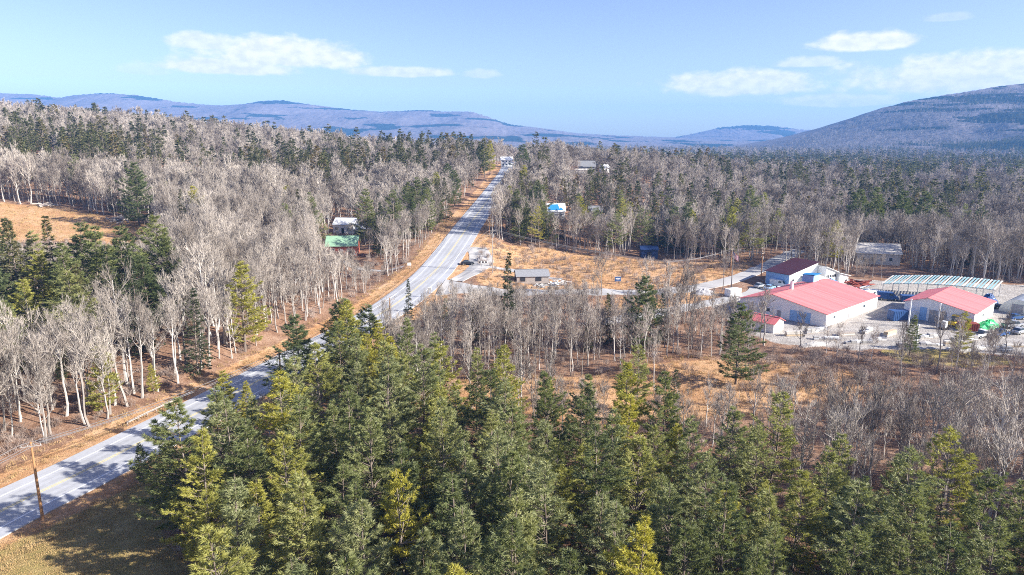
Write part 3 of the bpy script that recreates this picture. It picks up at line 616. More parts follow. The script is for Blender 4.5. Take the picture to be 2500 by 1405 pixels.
# trees the photograph singles out: x, y, height, kind (0 pine, 1 spruce), variant, label
KEY = [(43.5, 126, 16.5, 0, 7, 'big solitary pine standing in the clearing before the red-roofed buildings'),
       (-1.3, 150, 21.5, 1, 1, 'tall narrow spruce beside the side road, in front of the grey ruin'),
       (29.5, 146, 17.5, 0, 7, 'pine rising from the bare trees where the side road passes behind'),
       (-24.8, 159, 13.5, 1, 1, 'thin dark spruce standing against the main road near the junction'),
       (-31, 121, 18.5, 0, 7, 'pine at the road end of the foreground stand, nearest the bend'),
       (-138, 252, 24, 0, 7, 'lone tall pine at the right end of the tan hillside field'),
       (87, 143, 9.5, 0, 6, 'small thin pine in front of the large red roof'), (100, 146, 10, 0, 3, 'small thin pine in front of the smaller red-roofed shed'),
       (-50.5, 86, 6.5, 0, 6, 'young pine on the road verge beside the lawn'),
       (-81, 97, 8.5, 0, 3, 'small yellow-green pine by the left edge, beyond the road'), (-66, 119, 6, 0, 6, 'young pine with bright needles among bare trees left of the road'), (-84, 121, 6, 0, 6, 'young pine low among bare trunks, beyond the road on the left'),
       (-104, 141, 24.5, 1, 0, 1), (-98, 138, 19.5, 0, 1, 1), (-90, 137, 21.5, 0, 5, 1), (-84, 140, 21.5, 1, 2, 1), (-94, 146, 23.5, 0, 7, 1), (-101, 149, 24.5, 1, 1, 1), (-87, 149, 22.5, 0, 7, 1), (-80, 146, 17.5, 0, 7, 1), (-110, 146, 23.5, 1, 2, 1), (-108, 153, 19.5, 0, 1, 1), (-78, 153, 20.5, 0, 7, 1), (-115, 150, 21.5, 0, 7, 1), (-86, 131, 19.5, 1, 0, 1), (-95, 129, 16.5, 0, 1, 1),
       (22, 152, 12, 1, 0, 'dark spruce left of the pine where the side road passes'), (34, 151, 12, 1, 2, 'dark spruce right of the pine where the side road passes'), (17, 146, 9, 1, 1, 'small spruce among bare trees behind the clearing'), (5, 152, 11, 1, 2, 'dark spruce beside the tall narrow spruce'), (-9, 152, 10, 0, 6, 'thin pine left of the tall narrow spruce'), (-16, 160, 9, 0, 3, 'low pine right of the road before the junction'),
       (-29, 300, 18, 1, 2, 'dark spruce left of the upper road'), (-34, 310, 20, 0, 1, 'tall pine left of the upper road'), (4, 340, 17, 1, 2, 'dark spruce right of the upper road'), (6, 362, 19, 0, 3, 'tall pine right of the upper road'), (9, 395, 18, 1, 0, 'dark spruce right of the road under the crest'), (-24, 400, 18, 1, 1, 'narrow spruce left of the road under the crest'),
       (-37, 114, 17, 0, 7, 'dark full pine overlapping the bend of the near road'), (-27, 127, 16, 0, 7, 'dark full pine behind the bend, right of the road'), (-40, 264, 18, 0, 7, 'dark full pine beside the house path, left of the road'), (-36, 292, 19, 0, 7, 'dark full pine left of the climbing road, behind the clump'), (-47, 296, 17, 1, 2, 'wide dark spruce behind the clump left of the climbing road'), (-28, 332, 18, 0, 7, 'dark full pine left of the upper road, lower of two'), (-33, 352, 19, 0, 7, 'dark full pine left of the upper road, higher of two'),
       (5, 278, 16, 0, 7, 'dark full pine right of the road, behind the pull-off pines'), (9, 302, 17, 0, 7, 'dark full pine left of the tarped house'), (30, 312, 15, 0, 7, 'dark full pine right of the tarped house'), (36, 330, 17, 1, 0, 'tall dark spruce left of the grey cabin'), (48, 334, 18, 1, 2, 'tall dark spruce right of the grey cabin'), (66, 280, 19, 0, 7, 'dark full pine behind the tan field'), (73, 284, 20, 0, 7, 'tallest dark pine behind the tan field, near the side road'), (60, 290, 17, 1, 2, 'dark spruce behind the blue shed'),
       (150, 296, 25, 0, 7, 'dark full pine behind the pale house, leftmost of a row'), (160, 300, 26, 0, 7, 'dark full pine behind the pale house, second of a row'), (170, 298, 25, 0, 7, 'dark full pine behind the pale house, third of a row'), (181, 302, 24, 0, 7, 'dark full pine behind the pale house, last of a row'), (196, 286, 19, 0, 7, 'dark full pine far behind the striped canopy'),
       (-100, 128, 18.5, 0, 7, 1), (-92, 121, 15.5, 0, 3, 1), (-84, 126, 19.5, 0, 5, 1), (-107, 133, 22.5, 1, 2, 1), (-76, 136, 20.5, 1, 0, 1), (-99, 117, 13.5, 0, 7, 1), (-117, 141, 22.5, 0, 5, 1), (-90, 143, 24.5, 0, 3, 1),
       (-44, 98, 12.5, 0, 6, 'slender pine overlapping the road beside the foreground stand'), (-43, 104.5, 8.5, 0, 6, 'young pine at the verge, between the road and the foreground stand'),
       (-33, 268, 19, 0, 1, 'tall pine of the clump left of the climbing road, lower one'), (-38, 277, 22, 0, 3, 'tall pine of the clump left of the climbing road, middle one'), (-31, 283, 20, 1, 1, 'dark spruce of the clump left of the climbing road'), (-44, 284, 19, 0, 0, 'broad pine of the clump left of the climbing road, rear one'), (-52, 272, 15, 1, 2, 'dark spruce between the clump and the whitewashed ruin'),
       (7.5, 432, 23, 0, 7, 'big pine standing right of the road near its crest'), (-15, 468, 23, 0, 0, 'big pine left of the road at its crest'), (-21, 455, 21, 0, 5, 'second big pine left of the road at its crest'), (-84, 262, 14, 0, 3, 'bushy pine left of the green-roofed house'), (-92, 282, 17, 0, 5, 'bushy pine behind the ruin left of the road'),
       (3, 268, 15, 0, 1, 'pine on the right of the road beyond the pull-off'), (-1, 290, 17, 0, 0, 'taller pine on the right of the road beyond the pull-off'), (1, 315, 15, 1, 0, 'spruce on the right of the road below the crest'),
       (-24, 243, 0, 0, 0, 0)]
def world_px(x, y, z):
    c, s = math.cos(R(12.1)), math.sin(R(12.1)); zz = z - CAM_H; fw = y * c - zz * s; up = y * s + zz * c
    return 1250 + 1667 * x / fw, 702 - 1667 * up / fw
GZ = ground(XY[:, 0], XY[:, 1])
u_, v_ = world_px(XY[:, 0], XY[:, 1], GZ + HT * .6); dist = np.hypot(XY[:, 0], XY[:, 1])
view = (u_ > -20) & (u_ < 2520) & (v_ > 0) & (v_ < 1440)
app = HT / dist
picks = np.zeros(len(XY), bool)
ci = np.where(isC & view)[0]; ci = ci[np.argsort(-app[ci])]; n_key = sum(1 for k in KEY if k[2] > 0)
picks[ci[:max(0, 298 - len(FG) - n_key)]] = True
bi = np.where(~isC & view)[0]; bi = bi[np.argsort(-app[bi])]; picks[bi[:300]] = True

ORD = ['first', 'second', 'third'] + ['%dth' % i for i in range(4, 100)]
for i in range(100):
    if i > 19 and i % 10 < 3: ORD[i] = '%d%s' % (i + 1, ('st', 'nd', 'rd')[i % 10])
def add_tree(name, meshes, x, y, h, h0, rz, label, cat, group, fat=1.0):
    s = h / h0; t = thing(name, label, cat, (x, y, gz(x, y) - .12), rz, group, (s * fat, s * fat, s))
    t.rotation_euler = (rg.normal(0, .03), rg.normal(0, .03), rz); link('trunk', meshes[0], t); link('crown', meshes[1], t); return t
rows = [(36, 52, 'nearest'), (52, 66, 'second'), (66, 80, 'third'), (80, 94, 'fourth'), (94, 130, 'farthest')]
for lo, hi, nm in rows:
    m = [p for p in FG if lo <= p[1] < hi]; m.sort(key=lambda p: p[0] / p[1])
    for k, p in enumerate(m):
        h = float(np.clip(rg.normal(15.8, 1.9), 11, 19)) * float(np.interp(p[0], [0, 8, 30, 60], [1.0, .9, .86, .78]))
        add_tree('white_pine', pines[int(rg.integers(len(pines)))], p[0], p[1], h, 18, rg.uniform(0, 6.28), 'green pine of the foreground stand, %s from the lawn in the %s row' % (ORD[k], nm), 'pine tree', 'pines of the foreground stand', rg.uniform(.9, 1.15))
cl = sorted([k for k in KEY if k[5] == 1], key=lambda k: k[0] / k[1])
for x, y, h, kd, vr, lb in KEY:
    if h == 0: continue
    grp = None
    if lb == 1:
        lb = '%s of the clump below the hillside field, %s from the left' % (('pine', 'dark spruce')[kd], ORD[[c[:2] for c in cl].index((x, y))]); grp = 'evergreens of the clump below the hillside field'
    if kd == 0: add_tree('white_pine', full_pine if vr == 7 else pines[vr], x, y, h, 18, rg.uniform(0, 6.28), lb, 'pine tree', grp, 1.15)
    else: add_tree('spruce_tree', spruces[vr], x, y, h, 14, rg.uniform(0, 6.28), lb, 'spruce tree', grp, .8 if 'narrow' in lb or 'thin' in lb else 1.0)
def place_name(x, y):
    d, ix = near_line(np.array([x]), np.array([y]), ROAD_C); left = x < ROAD_C[ix[0], 0]
    if left:
        if y < 128: return 'along the near left verge of the main road'
        if y < 190: return 'in the wood left of the road, below the hillside field'
        if x < -100: return 'at the edge of the hillside field on the left'
        if y < 300: return 'near the green-roofed house left of the road'
        return 'on the wooded rise left of the road'
    if x > 55 and y < 150: return 'in front of the yard with the red roofs'
    if y < 115: return 'just behind the foreground pine stand'
    if y < 145: return 'around the tan clearing behind the foreground pines'
    if y < 200: return 'between the tan clearing and the side road'
    if x > 100: return 'behind the yard with the red roofs'
    if x < 5: return 'close along the right side of the main road'
    return 'behind the tan field right of the road'
for i in np.where(picks)[0]:
    x, y, h = float(XY[i, 0]), float(XY[i, 1]), float(HT[i]); pl = place_name(x, y); rz = rg.uniform(0, 6.28)
    if isC[i]:
        sz = ('short ' if h < 12 else 'tall ' if h > 18.5 else ''); vr = int(rg.integers(len(pines)))
        if rg.uniform() < .6: add_tree('white_pine', pines[vr], x, y, h, 18, rz, sz + ('full-crowned', 'bushy', 'wide-tiered', 'narrow', 'bare-stemmed', 'broad', 'slim')[vr] + ' evergreen pine ' + pl, 'pine tree', 'pines ' + pl, 1.15)
        else: add_tree('spruce_tree', spruces[vr % 3], x, y, h * .9, 14, rz, sz + ('dark pointed', 'narrow dark', 'wide-skirted dark')[vr % 3] + ' spruce ' + pl, 'spruce tree', 'spruces ' + pl)
    else:
        vr = int(rg.integers(len(bares))); sz = ('short ' if h < 8.5 else 'tall ' if h > 14.2 else ''); shp = ('evenly branched', 'narrow', 'many-limbed', 'slender high-crowned', 'upright', 'spreading', 'thin-crowned', 'ragged')[vr]
        add_tree('bare_tree', bares[vr], x, y, h, 15, rz, sz + shp + ' leafless tree ' + pl, 'tree', 'leafless trees ' + pl, rg.uniform(.9, 1.15))

def scatter(name, P, rz, sc, ix, coll, label, cat):
    me = bpy.data.meshes.new(name); me.vertices.add(len(P)); me.vertices.foreach_set('co', np.asarray(P, np.float32).ravel())
    for nm, ty, dat in (('rz', 'FLOAT', rz), ('tx', 'FLOAT', rg.normal(0, .035, len(P))), ('sc', 'FLOAT', sc), ('ix', 'INT', ix)):
        a = me.attributes.new(nm, ty, 'POINT'); a.data.foreach_set('value', np.asarray(dat, np.int32 if ty == 'INT' else np.float32))
    o = link(name, me); ng = bpy.data.node_groups.new(name, 'GeometryNodeTree')
    ng.interface.new_socket('Geometry', in_out='INPUT', socket_type='NodeSocketGeometry'); ng.interface.new_socket('Geometry', in_out='OUTPUT', socket_type='NodeSocketGeometry')
    N = ng.nodes.new; L = ng.links.new
    gi, go, ip, ci_, cx = N('NodeGroupInput'), N('NodeGroupOutput'), N('GeometryNodeInstanceOnPoints'), N('GeometryNodeCollectionInfo'), N('ShaderNodeCombineXYZ')
    ci_.inputs['Collection'].default_value = coll; ci_.inputs['Separate Children'].default_value = True; ci_.inputs['Reset Children'].default_value = True
    def attr(nm, ty):
        a = N('GeometryNodeInputNamedAttribute'); a.data_type = ty; a.inputs['Name'].default_value = nm; return a.outputs['Attribute']
    L(gi.outputs[0], ip.inputs['Points']); L(ci_.outputs[0], ip.inputs['Instance']); ip.inputs['Pick Instance'].default_value = True
    L(attr('ix', 'INT'), ip.inputs['Instance Index']); L(attr('rz', 'FLOAT'), cx.inputs[2]); L(attr('tx', 'FLOAT'), cx.inputs[0]); L(cx.outputs[0], ip.inputs['Rotation']); L(attr('sc', 'FLOAT'), ip.inputs['Scale'])
    L(ip.outputs[0], go.inputs[0])
    md = o.modifiers.new('scatter', 'NODES'); md.node_group = ng
    return tag(o, label, cat, None, 'stuff')
rest = ~picks
def ring_ix(r, sets):
    out = np.zeros(len(r), int)
    for k, (a, b) in enumerate(sets): m = r == k; out[m] = rg.integers(a, b, m.sum())
    return out
# wooded slope of the near mountain
sl = np.where((RS > .02) & (RS <= .95))[0]; sl = rg.choice(sl, 15000, replace=False); MP = RP[sl] - [0, 0, 2.5]; mc = RC[sl] + rg.uniform(-.25, .25, len(sl)) > .42
b = rest & ~isC; c = rest & isC
PB = np.vstack([np.column_stack([XY[b], GZ[b] - .1]), MP[~mc]]); PC = np.vstack([np.column_stack([XY[c], GZ[c] - .1]), MP[mc]])
nb_, nc_ = (~mc).sum(), mc.sum()
scatter('bare_woodland', PB, rg.uniform(0, 6.28, len(PB)), np.concatenate([HT[b] / 15, rg.uniform(.7, 1.0, nb_)]), np.concatenate([ring_ix(RING[b], [(0, 6), (6, 10), (10, 13), (10, 13)]), rg.integers(10, 13, nb_)]), BARE_PROTO, 'mass of leafless grey woods covering the valley and slopes', 'woodland')
scatter('conifer_woodland', PC, rg.uniform(0, 6.28, len(PC)), np.concatenate([HT[c] / 16, rg.uniform(.7, .95, nc_)]), np.concatenate([ring_ix(RING[c], [(0, 5), (5, 9), (9, 12), (9, 12)]), rg.integers(9, 12, nc_)]), CON_PROTO, 'mass of dark evergreen woods mixed through the far valley', 'woodland')

# ---------------------------------------------------------------- brush and grass
def brush(seed, n=46, h=1.5, w=.035):
    g = np.random.default_rng(seed); p = np.column_stack([g.normal(0, .35, (n, 2)), np.zeros(n)]); d = unit(np.column_stack([g.normal(0, .45, (n, 2)), np.ones(n)])); l = h * g.uniform(.5, 1.1, n)
    m = MB().add(blades(p, p + d * l[:, None], w, g)); q = np.repeat(p + d * (l * .5)[:, None], 3, 0); e = unit(np.repeat(d, 3, 0) + g.normal(0, .5, (n * 3, 3)))
    return m.add(blades(q, q + e * (np.repeat(l, 3) * .5)[:, None], w * .8, g)).mesh('brush', [M_BRUSH])
def tuft(seed, n=26, h=.5, r=.3, w=.045):
    g = np.random.default_rng(seed); p = np.column_stack([g.normal(0, r, (n, 2)), np.zeros(n)]); d = unit(np.column_stack([g.normal(0, .4, (n, 2)), np.ones(n)]))
    return MB().add(blades(p, p + d * (h * g.uniform(.5, 1.1, n))[:, None], w, g)).mesh('tuft', [M_GRASS])
BRUSH_PROTO = proto_collection('brush_proto', [brush(i, 40 + 8 * i, 1.3 + .3 * i) for i in range(3)])
GRASS_PROTO = proto_collection('grass_proto', [tuft(i, 24, .4 + .12 * i) for i in range(3)])
C = rg.uniform([-190, 60], [190, 270], (42000, 2)); dn = tree_density(C[:, 0], C[:, 1]); fp = poly_dist(C[:, 0], C[:, 1], FG_PINES) > -2
cm = (np.abs(C[:, 0]) < .8 * C[:, 1] + 20) & (((dn > .3) & (rg.uniform(0, 1, len(C)) < .22)) | ((poly_dist(C[:, 0], C[:, 1], CLEARING) > -3) & (rg.uniform(0, 1, len(C)) < .07)) | ((poly_dist(C[:, 0], C[:, 1], FIELD_MAIN) > -1) & (rg.uniform(0, 1, len(C)) < .10)) | (fp & (rg.uniform(0, 1, len(C)) < .15)))
cm |= (dn > 0) & (C[:, 0] > 48) & (C[:, 0] < 140) & (C[:, 1] > 105) & (C[:, 1] < 148) & (rg.uniform(0, 1, len(C)) < .34)
Q = C[cm]; scatter('undergrowth', np.column_stack([Q, ground(Q[:, 0], Q[:, 1])]), rg.uniform(0, 6, len(Q)), rg.uniform(.6, 1.5, len(Q)), rg.integers(0, 3, len(Q)), BRUSH_PROTO, 'leafless brush and saplings on the forest floor', 'undergrowth')
C = rg.uniform([-240, 45], [110, 300], (90000, 2)); d, ix = near_line(C[:, 0], C[:, 1], ROAD_C); u01 = rg.uniform(0, 1, len(C))
ok = (poly_dist(C[:, 0], C[:, 1], FIELD_MAIN) > -1) & (u01 < .55); ok |= (poly_dist(C[:, 0], C[:, 1], FIELD_LEFT) > -1) & (u01 < .5); ok |= (poly_dist(C[:, 0], C[:, 1], CLEARING) > -2) & (u01 < .6); ok |= (poly_dist(C[:, 0], C[:, 1], VERGE) > 0) & (u01 < .5)
ok |= (d > 7.2) & (d < 12.5) & (u01 < .8)
for ln, w in ((SIDE, 3.4), (DRIVE, 3), (PULL, 4.8), (LANE, 2.2), (PATH_L, 2)): ok &= near_line(C[:, 0], C[:, 1], ln)[0] > w
for bx, by, br in BUILDINGS: ok &= np.hypot(C[:, 0] - bx, C[:, 1] - by) > br * .7
ok &= (np.abs(C[:, 0]) < .8 * C[:, 1] + 15); Q = C[ok]
scatter('dry_grass', np.column_stack([Q, ground(Q[:, 0], Q[:, 1])]), rg.uniform(0, 6, len(Q)), rg.uniform(.6, 1.4, len(Q)), rg.integers(0, 3, len(Q)), GRASS_PROTO, 'dry tan winter grass on the fields and verges', 'grass')
C = rg.uniform([-75, 45], [-28, 92], (16000, 2)); d, _ = near_line(C[:, 0], C[:, 1], ROAD_C); Q = C[(poly_dist(C[:, 0], C[:, 1], LAWN) > -1) & (d > 7)]
LAWN_PROTO = proto_collection('lawn_proto', [tuft(20 + i, 16, .16, .28, .04) for i in range(2)])
scatter('lawn_grass', np.column_stack([Q, ground(Q[:, 0], Q[:, 1])]), rg.uniform(0, 6, len(Q)), rg.uniform(.6, 1.5, len(Q)), rg.integers(0, 2, len(Q)), LAWN_PROTO, 'short faded lawn grass in the near corner', 'grass')

# ---------------------------------------------------------------- buildings and yard things
def sheet_mat(name, col, rough, pitch, var=.10, stain=.25):
    """ribbed metal sheets: sheet-to-sheet tone, weather streaks and a raised rib at each joint"""
    m, nt, b = nodes_of(name); co = nt.nodes.new('ShaderNodeTexCoord').outputs['Object']
    sp = nt.nodes.new('ShaderNodeSeparateXYZ'); nt.links.new(co, sp.inputs[0])
    u = mth(nt, 'DIVIDE', sp.outputs[0], pitch)
    wn = nt.nodes.new('ShaderNodeTexWhiteNoise'); wn.noise_dimensions = '1D'; nt.links.new(mth(nt, 'FLOOR', u), wn.inputs['W'])
    c = ramp(nt, wn.outputs[0], [(0, tuple(v * (1 - var) for v in col)), (1, tuple(min(1, v * (1 + var)) for v in col))])
    mp = nt.nodes.new('ShaderNodeMapping'); mp.inputs['Scale'].default_value = (1.6, .25, .5); nt.links.new(co, mp.inputs[0])
    s = noise(nt, 1.0, 6, .7, vec=mp.outputs[0]); mr = nt.nodes.new('ShaderNodeMapRange'); nt.links.new(s, mr.inputs[0]); mr.inputs[1].default_value = .48; mr.inputs[2].default_value = .72; mr.inputs[4].default_value = stain
    nt.links.new(mixc(nt, mr.outputs[0], c, tuple(v * .45 + .10 for v in col)), b.inputs['Base Color']); b.inputs['Roughness'].default_value = rough
    fr = mth(nt, 'GREATER_THAN', mth(nt, 'ABSOLUTE', mth(nt, 'SUBTRACT', mth(nt, 'FRACT', u), .5)), .44); bump(nt, b, fr, .6, .06)
    return m
M_WHITE = mat('white_paint', (.74, .74, .72), .5, .08, .7)
M_SIDING = sheet_mat('white_metal_siding', (.76, .76, .74), .5, 1.0, .05, .22)
M_CREAM = mat('cream_siding', (.54, .50, .44), .7, .1, .8)
M_REDROOF = sheet_mat('red_metal_roof', (.74, .19, .175), .5, .9, .15, .4)
M_MAROON = sheet_mat('maroon_metal_roof', (.055, .009, .017), .55, .9, .1, .12)
M_GREEN = mat('pale_green_metal_roof', (.26, .42, .27), .5, .12, .8)
M_BLUEROOF = mat('blue_tarp', (.03, .22, .48), .45, .2, 1.2)
M_BLUE = mat('blue_paint', (.035, .085, .22), .4, .15, 1.5)
M_SHADED_BLUE = mat('shaded_blue_paint', (.012, .03, .10), .6, .15, 1.5)  # blue shed colour darkened, its shade is painted into the base colour
M_LTBLUE = mat('light_blue_paint', (.24, .42, .66), .5, .1, 1.2)
M_GREY = mat('weathered_grey', (.32, .31, .31), .8, .2, 1.5)
M_SHINGLE = mat('grey_shingle', (.25, .25, .255), .9, .2, 2.5, bumps=.5)
M_DARK = mat('dark_opening', (.03, .03, .035), .8, .2, 2)
M_GLASS = mat('window_glass', (.05, .07, .09), .08, .1, 1, spec=.7)
M_WOOD = mat('sawn_lumber', (.52, .40, .26), .8, .2, 2.5)
M_OLDWOOD = mat('weathered_wood', (.36, .31, .27), .9, .25, 2.5)
M_POLE = mat('creosoted_pole', (.36, .19, .085), .8, .25, 1.2)
M_STEEL = mat('galvanised_steel', (.45, .47, .48), .4, .15, 2, metal=.6)
M_TEAL = mat('pale_teal_roofing', (.27, .43, .45), .45, .12, 1)
M_STONE = mat('pale_bluestone', (.40, .385, .36), .85, .25, 2.0, bumps=.4)
M_TARPG = mat('green_tarp', (.03, .42, .13), .45, .3, 1.2)
M_BRICK = mat('red_brick', (.36, .10, .06), .85, .25, 3)
M_YELLOW = mat('yellow_machine_paint', (.80, .52, .03), .4, .1, 2)
M_RUST = mat('rust_red_paint', (.24, .05, .03), .7, .3, 2)
M_TYRE = mat('tyre_rubber', (.03, .03, .03), .8, .2, 5)
M_BLACK = mat('black_paint', (.025, .025, .03), .3, .2, 3)
M_SILVER = mat('silver_car_paint', (.45, .46, .48), .3, .08, 3, metal=.3)
M_LAMP = mat('headlight_glass', (.75, .75, .72), .15, .05, 3)
M_FLAGW = mat('flag_white', (.72, .68, .68), .8, .06, 2); M_FLAGR = mat('flag_red', (.50, .05, .06), .8, .1, 2); M_FLAGB = mat('flag_blue', (.04, .06, .25), .8, .1, 2)
M_WIRE = mat('line_wire', (.16, .15, .15), .6, .1, 1)

def poly_obj(name, V, F, m, parent=None):
    me = bpy.data.meshes.new(name); me.from_pydata([tuple(v) for v in V], [], F); me.materials.append(m); me.update()
    bm = bmesh.new(); bm.from_mesh(me); bmesh.ops.recalc_face_normals(bm, faces=bm.faces)
    for f in bm.faces: f.smooth = False
    bm.to_mesh(me); bm.free()
    return link(name, me, parent)
BF = [(0, 1, 3, 2), (4, 6, 7, 5), (0, 4, 5, 1), (2, 3, 7, 6), (0, 2, 6, 4), (1, 5, 7, 3)]
def box(name, a, b, m, parent=None, bev=0.0):
    V = [(x, y, z) for x in (a[0], b[0]) for y in (a[1], b[1]) for z in (a[2], b[2])]
    o = poly_obj(name, V, BF, m, parent)
    if bev:
        bm = bmesh.new(); bm.from_mesh(o.data); bmesh.ops.bevel(bm, geom=bm.edges[:], offset=bev, segments=2, affect='EDGES'); bm.to_mesh(o.data); bm.free()
    return o
def slab(name, quad, th, m, parent=None):
    """a sloping sheet with thickness, from four corners of its upper face"""
    q = [Vector(p) for p in quad]; n = (q[1] - q[0]).cross(q[3] - q[0]).normalized(); n = n if n.z > 0 else -n
    return poly_obj(name, q + [p - n * th for p in q], [(0, 1, 2, 3), (7, 6, 5, 4), (0, 4, 5, 1), (1, 5, 6, 2), (2, 6, 7, 3), (3, 7, 4, 0)], m, parent)
def extrude(name, prof, y0, y1, m, parent=None, bev=0.0):
    """side profile in x,z extruded across y"""
    n = len(prof); V = [(x, y0, z) for x, z in prof] + [(x, y1, z) for x, z in prof]
    o = poly_obj(name, V, [tuple(range(n)), tuple(range(2 * n - 1, n - 1, -1))] + [(i, (i + 1) % n, n + (i + 1) % n, n + i) for i in range(n)], m, parent)
    if bev:
        bm = bmesh.new(); bm.from_mesh(o.data); bmesh.ops.bevel(bm, geom=bm.edges[:], offset=bev, segments=2, affect='EDGES'); bm.to_mesh(o.data); bm.free()
    return o
def tube(name, pts, r0, r1, m, parent=None, n=8):
    p = np.array(pts, float); rr = np.linspace(r0, r1, len(p))
    V, T = prisms(p[:-1], p[1:], rr[:-1], rr[1:], n); return link(name, arr_mesh(name, V, T, mats=[m]), parent)
def panel(name, face, L, W, a, z, w, h, m, parent, d=.06, off=0.0):
    """a flat piece set on one face of a building; face x0, x1, y0, y1"""
    o = d + off
    if face == 'x0': return box(name, (-o, a, z), (-off - .004, a + w, z + h), m, parent)
    if face == 'x1': return box(name, (L + off + .004, a, z), (L + o, a + w, z + h), m, parent)
    if face == 'y0': return box(name, (a, -o, z), (a + w, -off - .004, z + h), m, parent)
    return box(name, (a, W + off + .004, z), (a + w, W + o, z + h), m, parent)
def gable(name, label, cat, xy, rz, L, W, eave, ridge, mw, mr, at=.5, over=.5, openings=(), eave2=None, wall_mats=None, z=None, group=None):
    """gabled building, ridge along local x; walls, two roof slopes, doors and windows are its parts"""
    t = thing(name, label, cat, (xy[0], xy[1], (gz(*xy) if z is None else z) - .05), R(rz), group)
    e2 = eave if eave2 is None else eave2; r = W * at; th = .12; wm = wall_mats or {}
    for x, k in ((0, 'x0'), (L - th, 'x1')):
        prof = [(0, -.5), (W, -.5), (W, e2 - .02), (r, ridge - .14), (0, eave - .02)]
        V = [(x, y, q) for y, q in prof] + [(x + th, y, q) for y, q in prof]; n = 5
        poly_obj('wall', V, [tuple(range(n)), tuple(range(2 * n - 1, n - 1, -1))] + [(i, (i + 1) % n, n + (i + 1) % n, n + i) for i in range(n)], wm.get(k, mw), t)
    box('wall', (th + .002, .003, -.5), (L - th - .002, th, eave - .03), wm.get('y0', mw), t); box('wall', (th + .002, W - th, -.5), (L - th - .002, W - .003, e2 - .03), wm.get('y1', mw), t)
    s0 = (ridge - eave) / r; s1 = (ridge - e2) / (W - r)
    ra = slab('roof_slope', [(-over, -over, eave - s0 * over), (L + over, -over, eave - s0 * over), (L + over, r - .01, ridge), (-over, r - .01, ridge)], .10, mr, t)
    rb = slab('roof_slope', [(-over, r + .01, ridge), (L + over, r + .01, ridge), (L + over, W + over, e2 - s1 * over), (-over, W + over, e2 - s1 * over)], .10, mr, t)
    box('ridge_cap', (-over, r - .18, ridge + .005), (L + over, r + .18, ridge + .06), mr, ra)
    for kind, face, a, zz, w, h, m in openings:
        if kind == 'window':
            f = panel('window', face, L, W, a, zz, w, h, M_WHITE, t, .05)
            panel('pane', face, L, W, a + .09, zz + .09, w - .18, h - .18, M_GLASS, f, .02, .05)
        else:
            f = panel(kind, face, L, W, a, zz, w, h, m or M_WHITE, t, .07)
    return t
# the big red-roofed warehouse
big = gable('warehouse', 'largest building, long white warehouse with a bright red metal roof', 'warehouse', (79.1, 166.4), 41.1, 31.5, 24, 3.6, 6.2, M_SIDING, M_REDROOF, .6, .5,
            [('sliding_door', 'x0', 4.0, 0, 5.5, 2.9, M_LTBLUE), ('door', 'x0', 12.0, 0, 1.1, 2.1, M_GREY), ('sliding_door', 'x0', 17.5, 0, 4.0, 2.9, M_WHITE), ('window', 'x0', 15, 1.2, 1.3, 1.1, None), ('window', 'y0', 4, 1.5, 1.3, .9, None), ('window', 'y0', 22, 1.5, 1.3, .9, None), ('door', 'y0', 13, 0, 1.1, 2.1, M_GREY)], wall_mats=None)
tube('vent_stack', [(10, 14.6, 5.8), (10, 14.6, 8.4)], .55, .45, M_WHITE, big, 10)
box('roof_dormer', (25.0, 15.6, 5.6), (28.5, 19.0, 7.7), M_LTBLUE, big); slab('dormer_roof', [(24.7, 15.2, 8.1), (28.8, 15.2, 8.1), (28.8, 19.4, 7.75), (24.7, 19.4, 7.75)], .1, M_BLUEROOF, big)
# smaller red shed to the right
red2 = gable('red_shed', 'smaller white shed with a red roof, beside the striped canopy', 'shed', (115.6, 165.3), 43.5, 20, 16, 4.0, 6.3, M_SIDING, M_REDROOF, .66, .4,
             [('door', 'x0', 10.6, 0, 1.6, 3.6, M_LTBLUE), ('sliding_door', 'x0', 6.0, 0, 4.0, 3.2, M_GREY), ('window', 'x0', 3.4, 1.8, 1.6, .8, None), ('window', 'y0', 8, 1.6, 1.4, 1.0, None), ('door', 'y0', 14, 0, 1.1, 2.1, M_GREY)], eave2=4.6)
# small red-roofed shed in front on the left
gable('red_shed', 'little red-roofed white shed half hidden behind the big pine', 'shed', (67.5, 164.0), 132, 8.5, 5, 2.6, 3.7, M_WHITE, M_REDROOF, .5, .4, [('door', 'y0', 1.5, 0, 1.0, 2.0, M_GREY), ('window', 'y0', 4.5, 1.0, 1.0, .9, None)])
# back shed with mono-pitch maroon roof and white lean-to
t = thing('barn', 'white barn with dark maroon roof and stepped white lean-to roofs', 'barn', (88.2, 212.9, gz(88.2, 212.9) - .05), R(31))
def mono(name, x0, x1, y0, y1, z0, z1, mw, mr, parent, over=.4, wl=None):
    V = [(x0, y0, -.4), (x1, y0, -.4), (x1, y0, z1), (x0, y0, z0)]
    for yy in (y0, y1 - .12): poly_obj('wall', [(x, yy + dy, z) for dy in (0, .12) for x, _, z in V], [(0, 1, 2, 3), (7, 6, 5, 4), (0, 4, 5, 1), (1, 5, 6, 2), (2, 6, 7, 3), (3, 7, 4, 0)], mw, parent)
    box('wall', (x0 + .003, y0 + .123, -.4), (x0 + .12, y1 - .123, z0 - .02), wl or mw, parent); box('wall', (x1 - .12, y0 + .123, -.4), (x1 - .003, y1 - .123, z1 - .02), mw, parent)
    s = (z1 - z0) / (x1 - x0)
    return slab(name, [(x0 - over, y0 - over, z0 - s * over + .14), (x1 + over, y0 - over, z1 + s * over + .14), (x1 + over, y1 + over, z1 + s * over + .14), (x0 - over, y1 + over, z0 - s * over + .14)], .12, mr, parent)
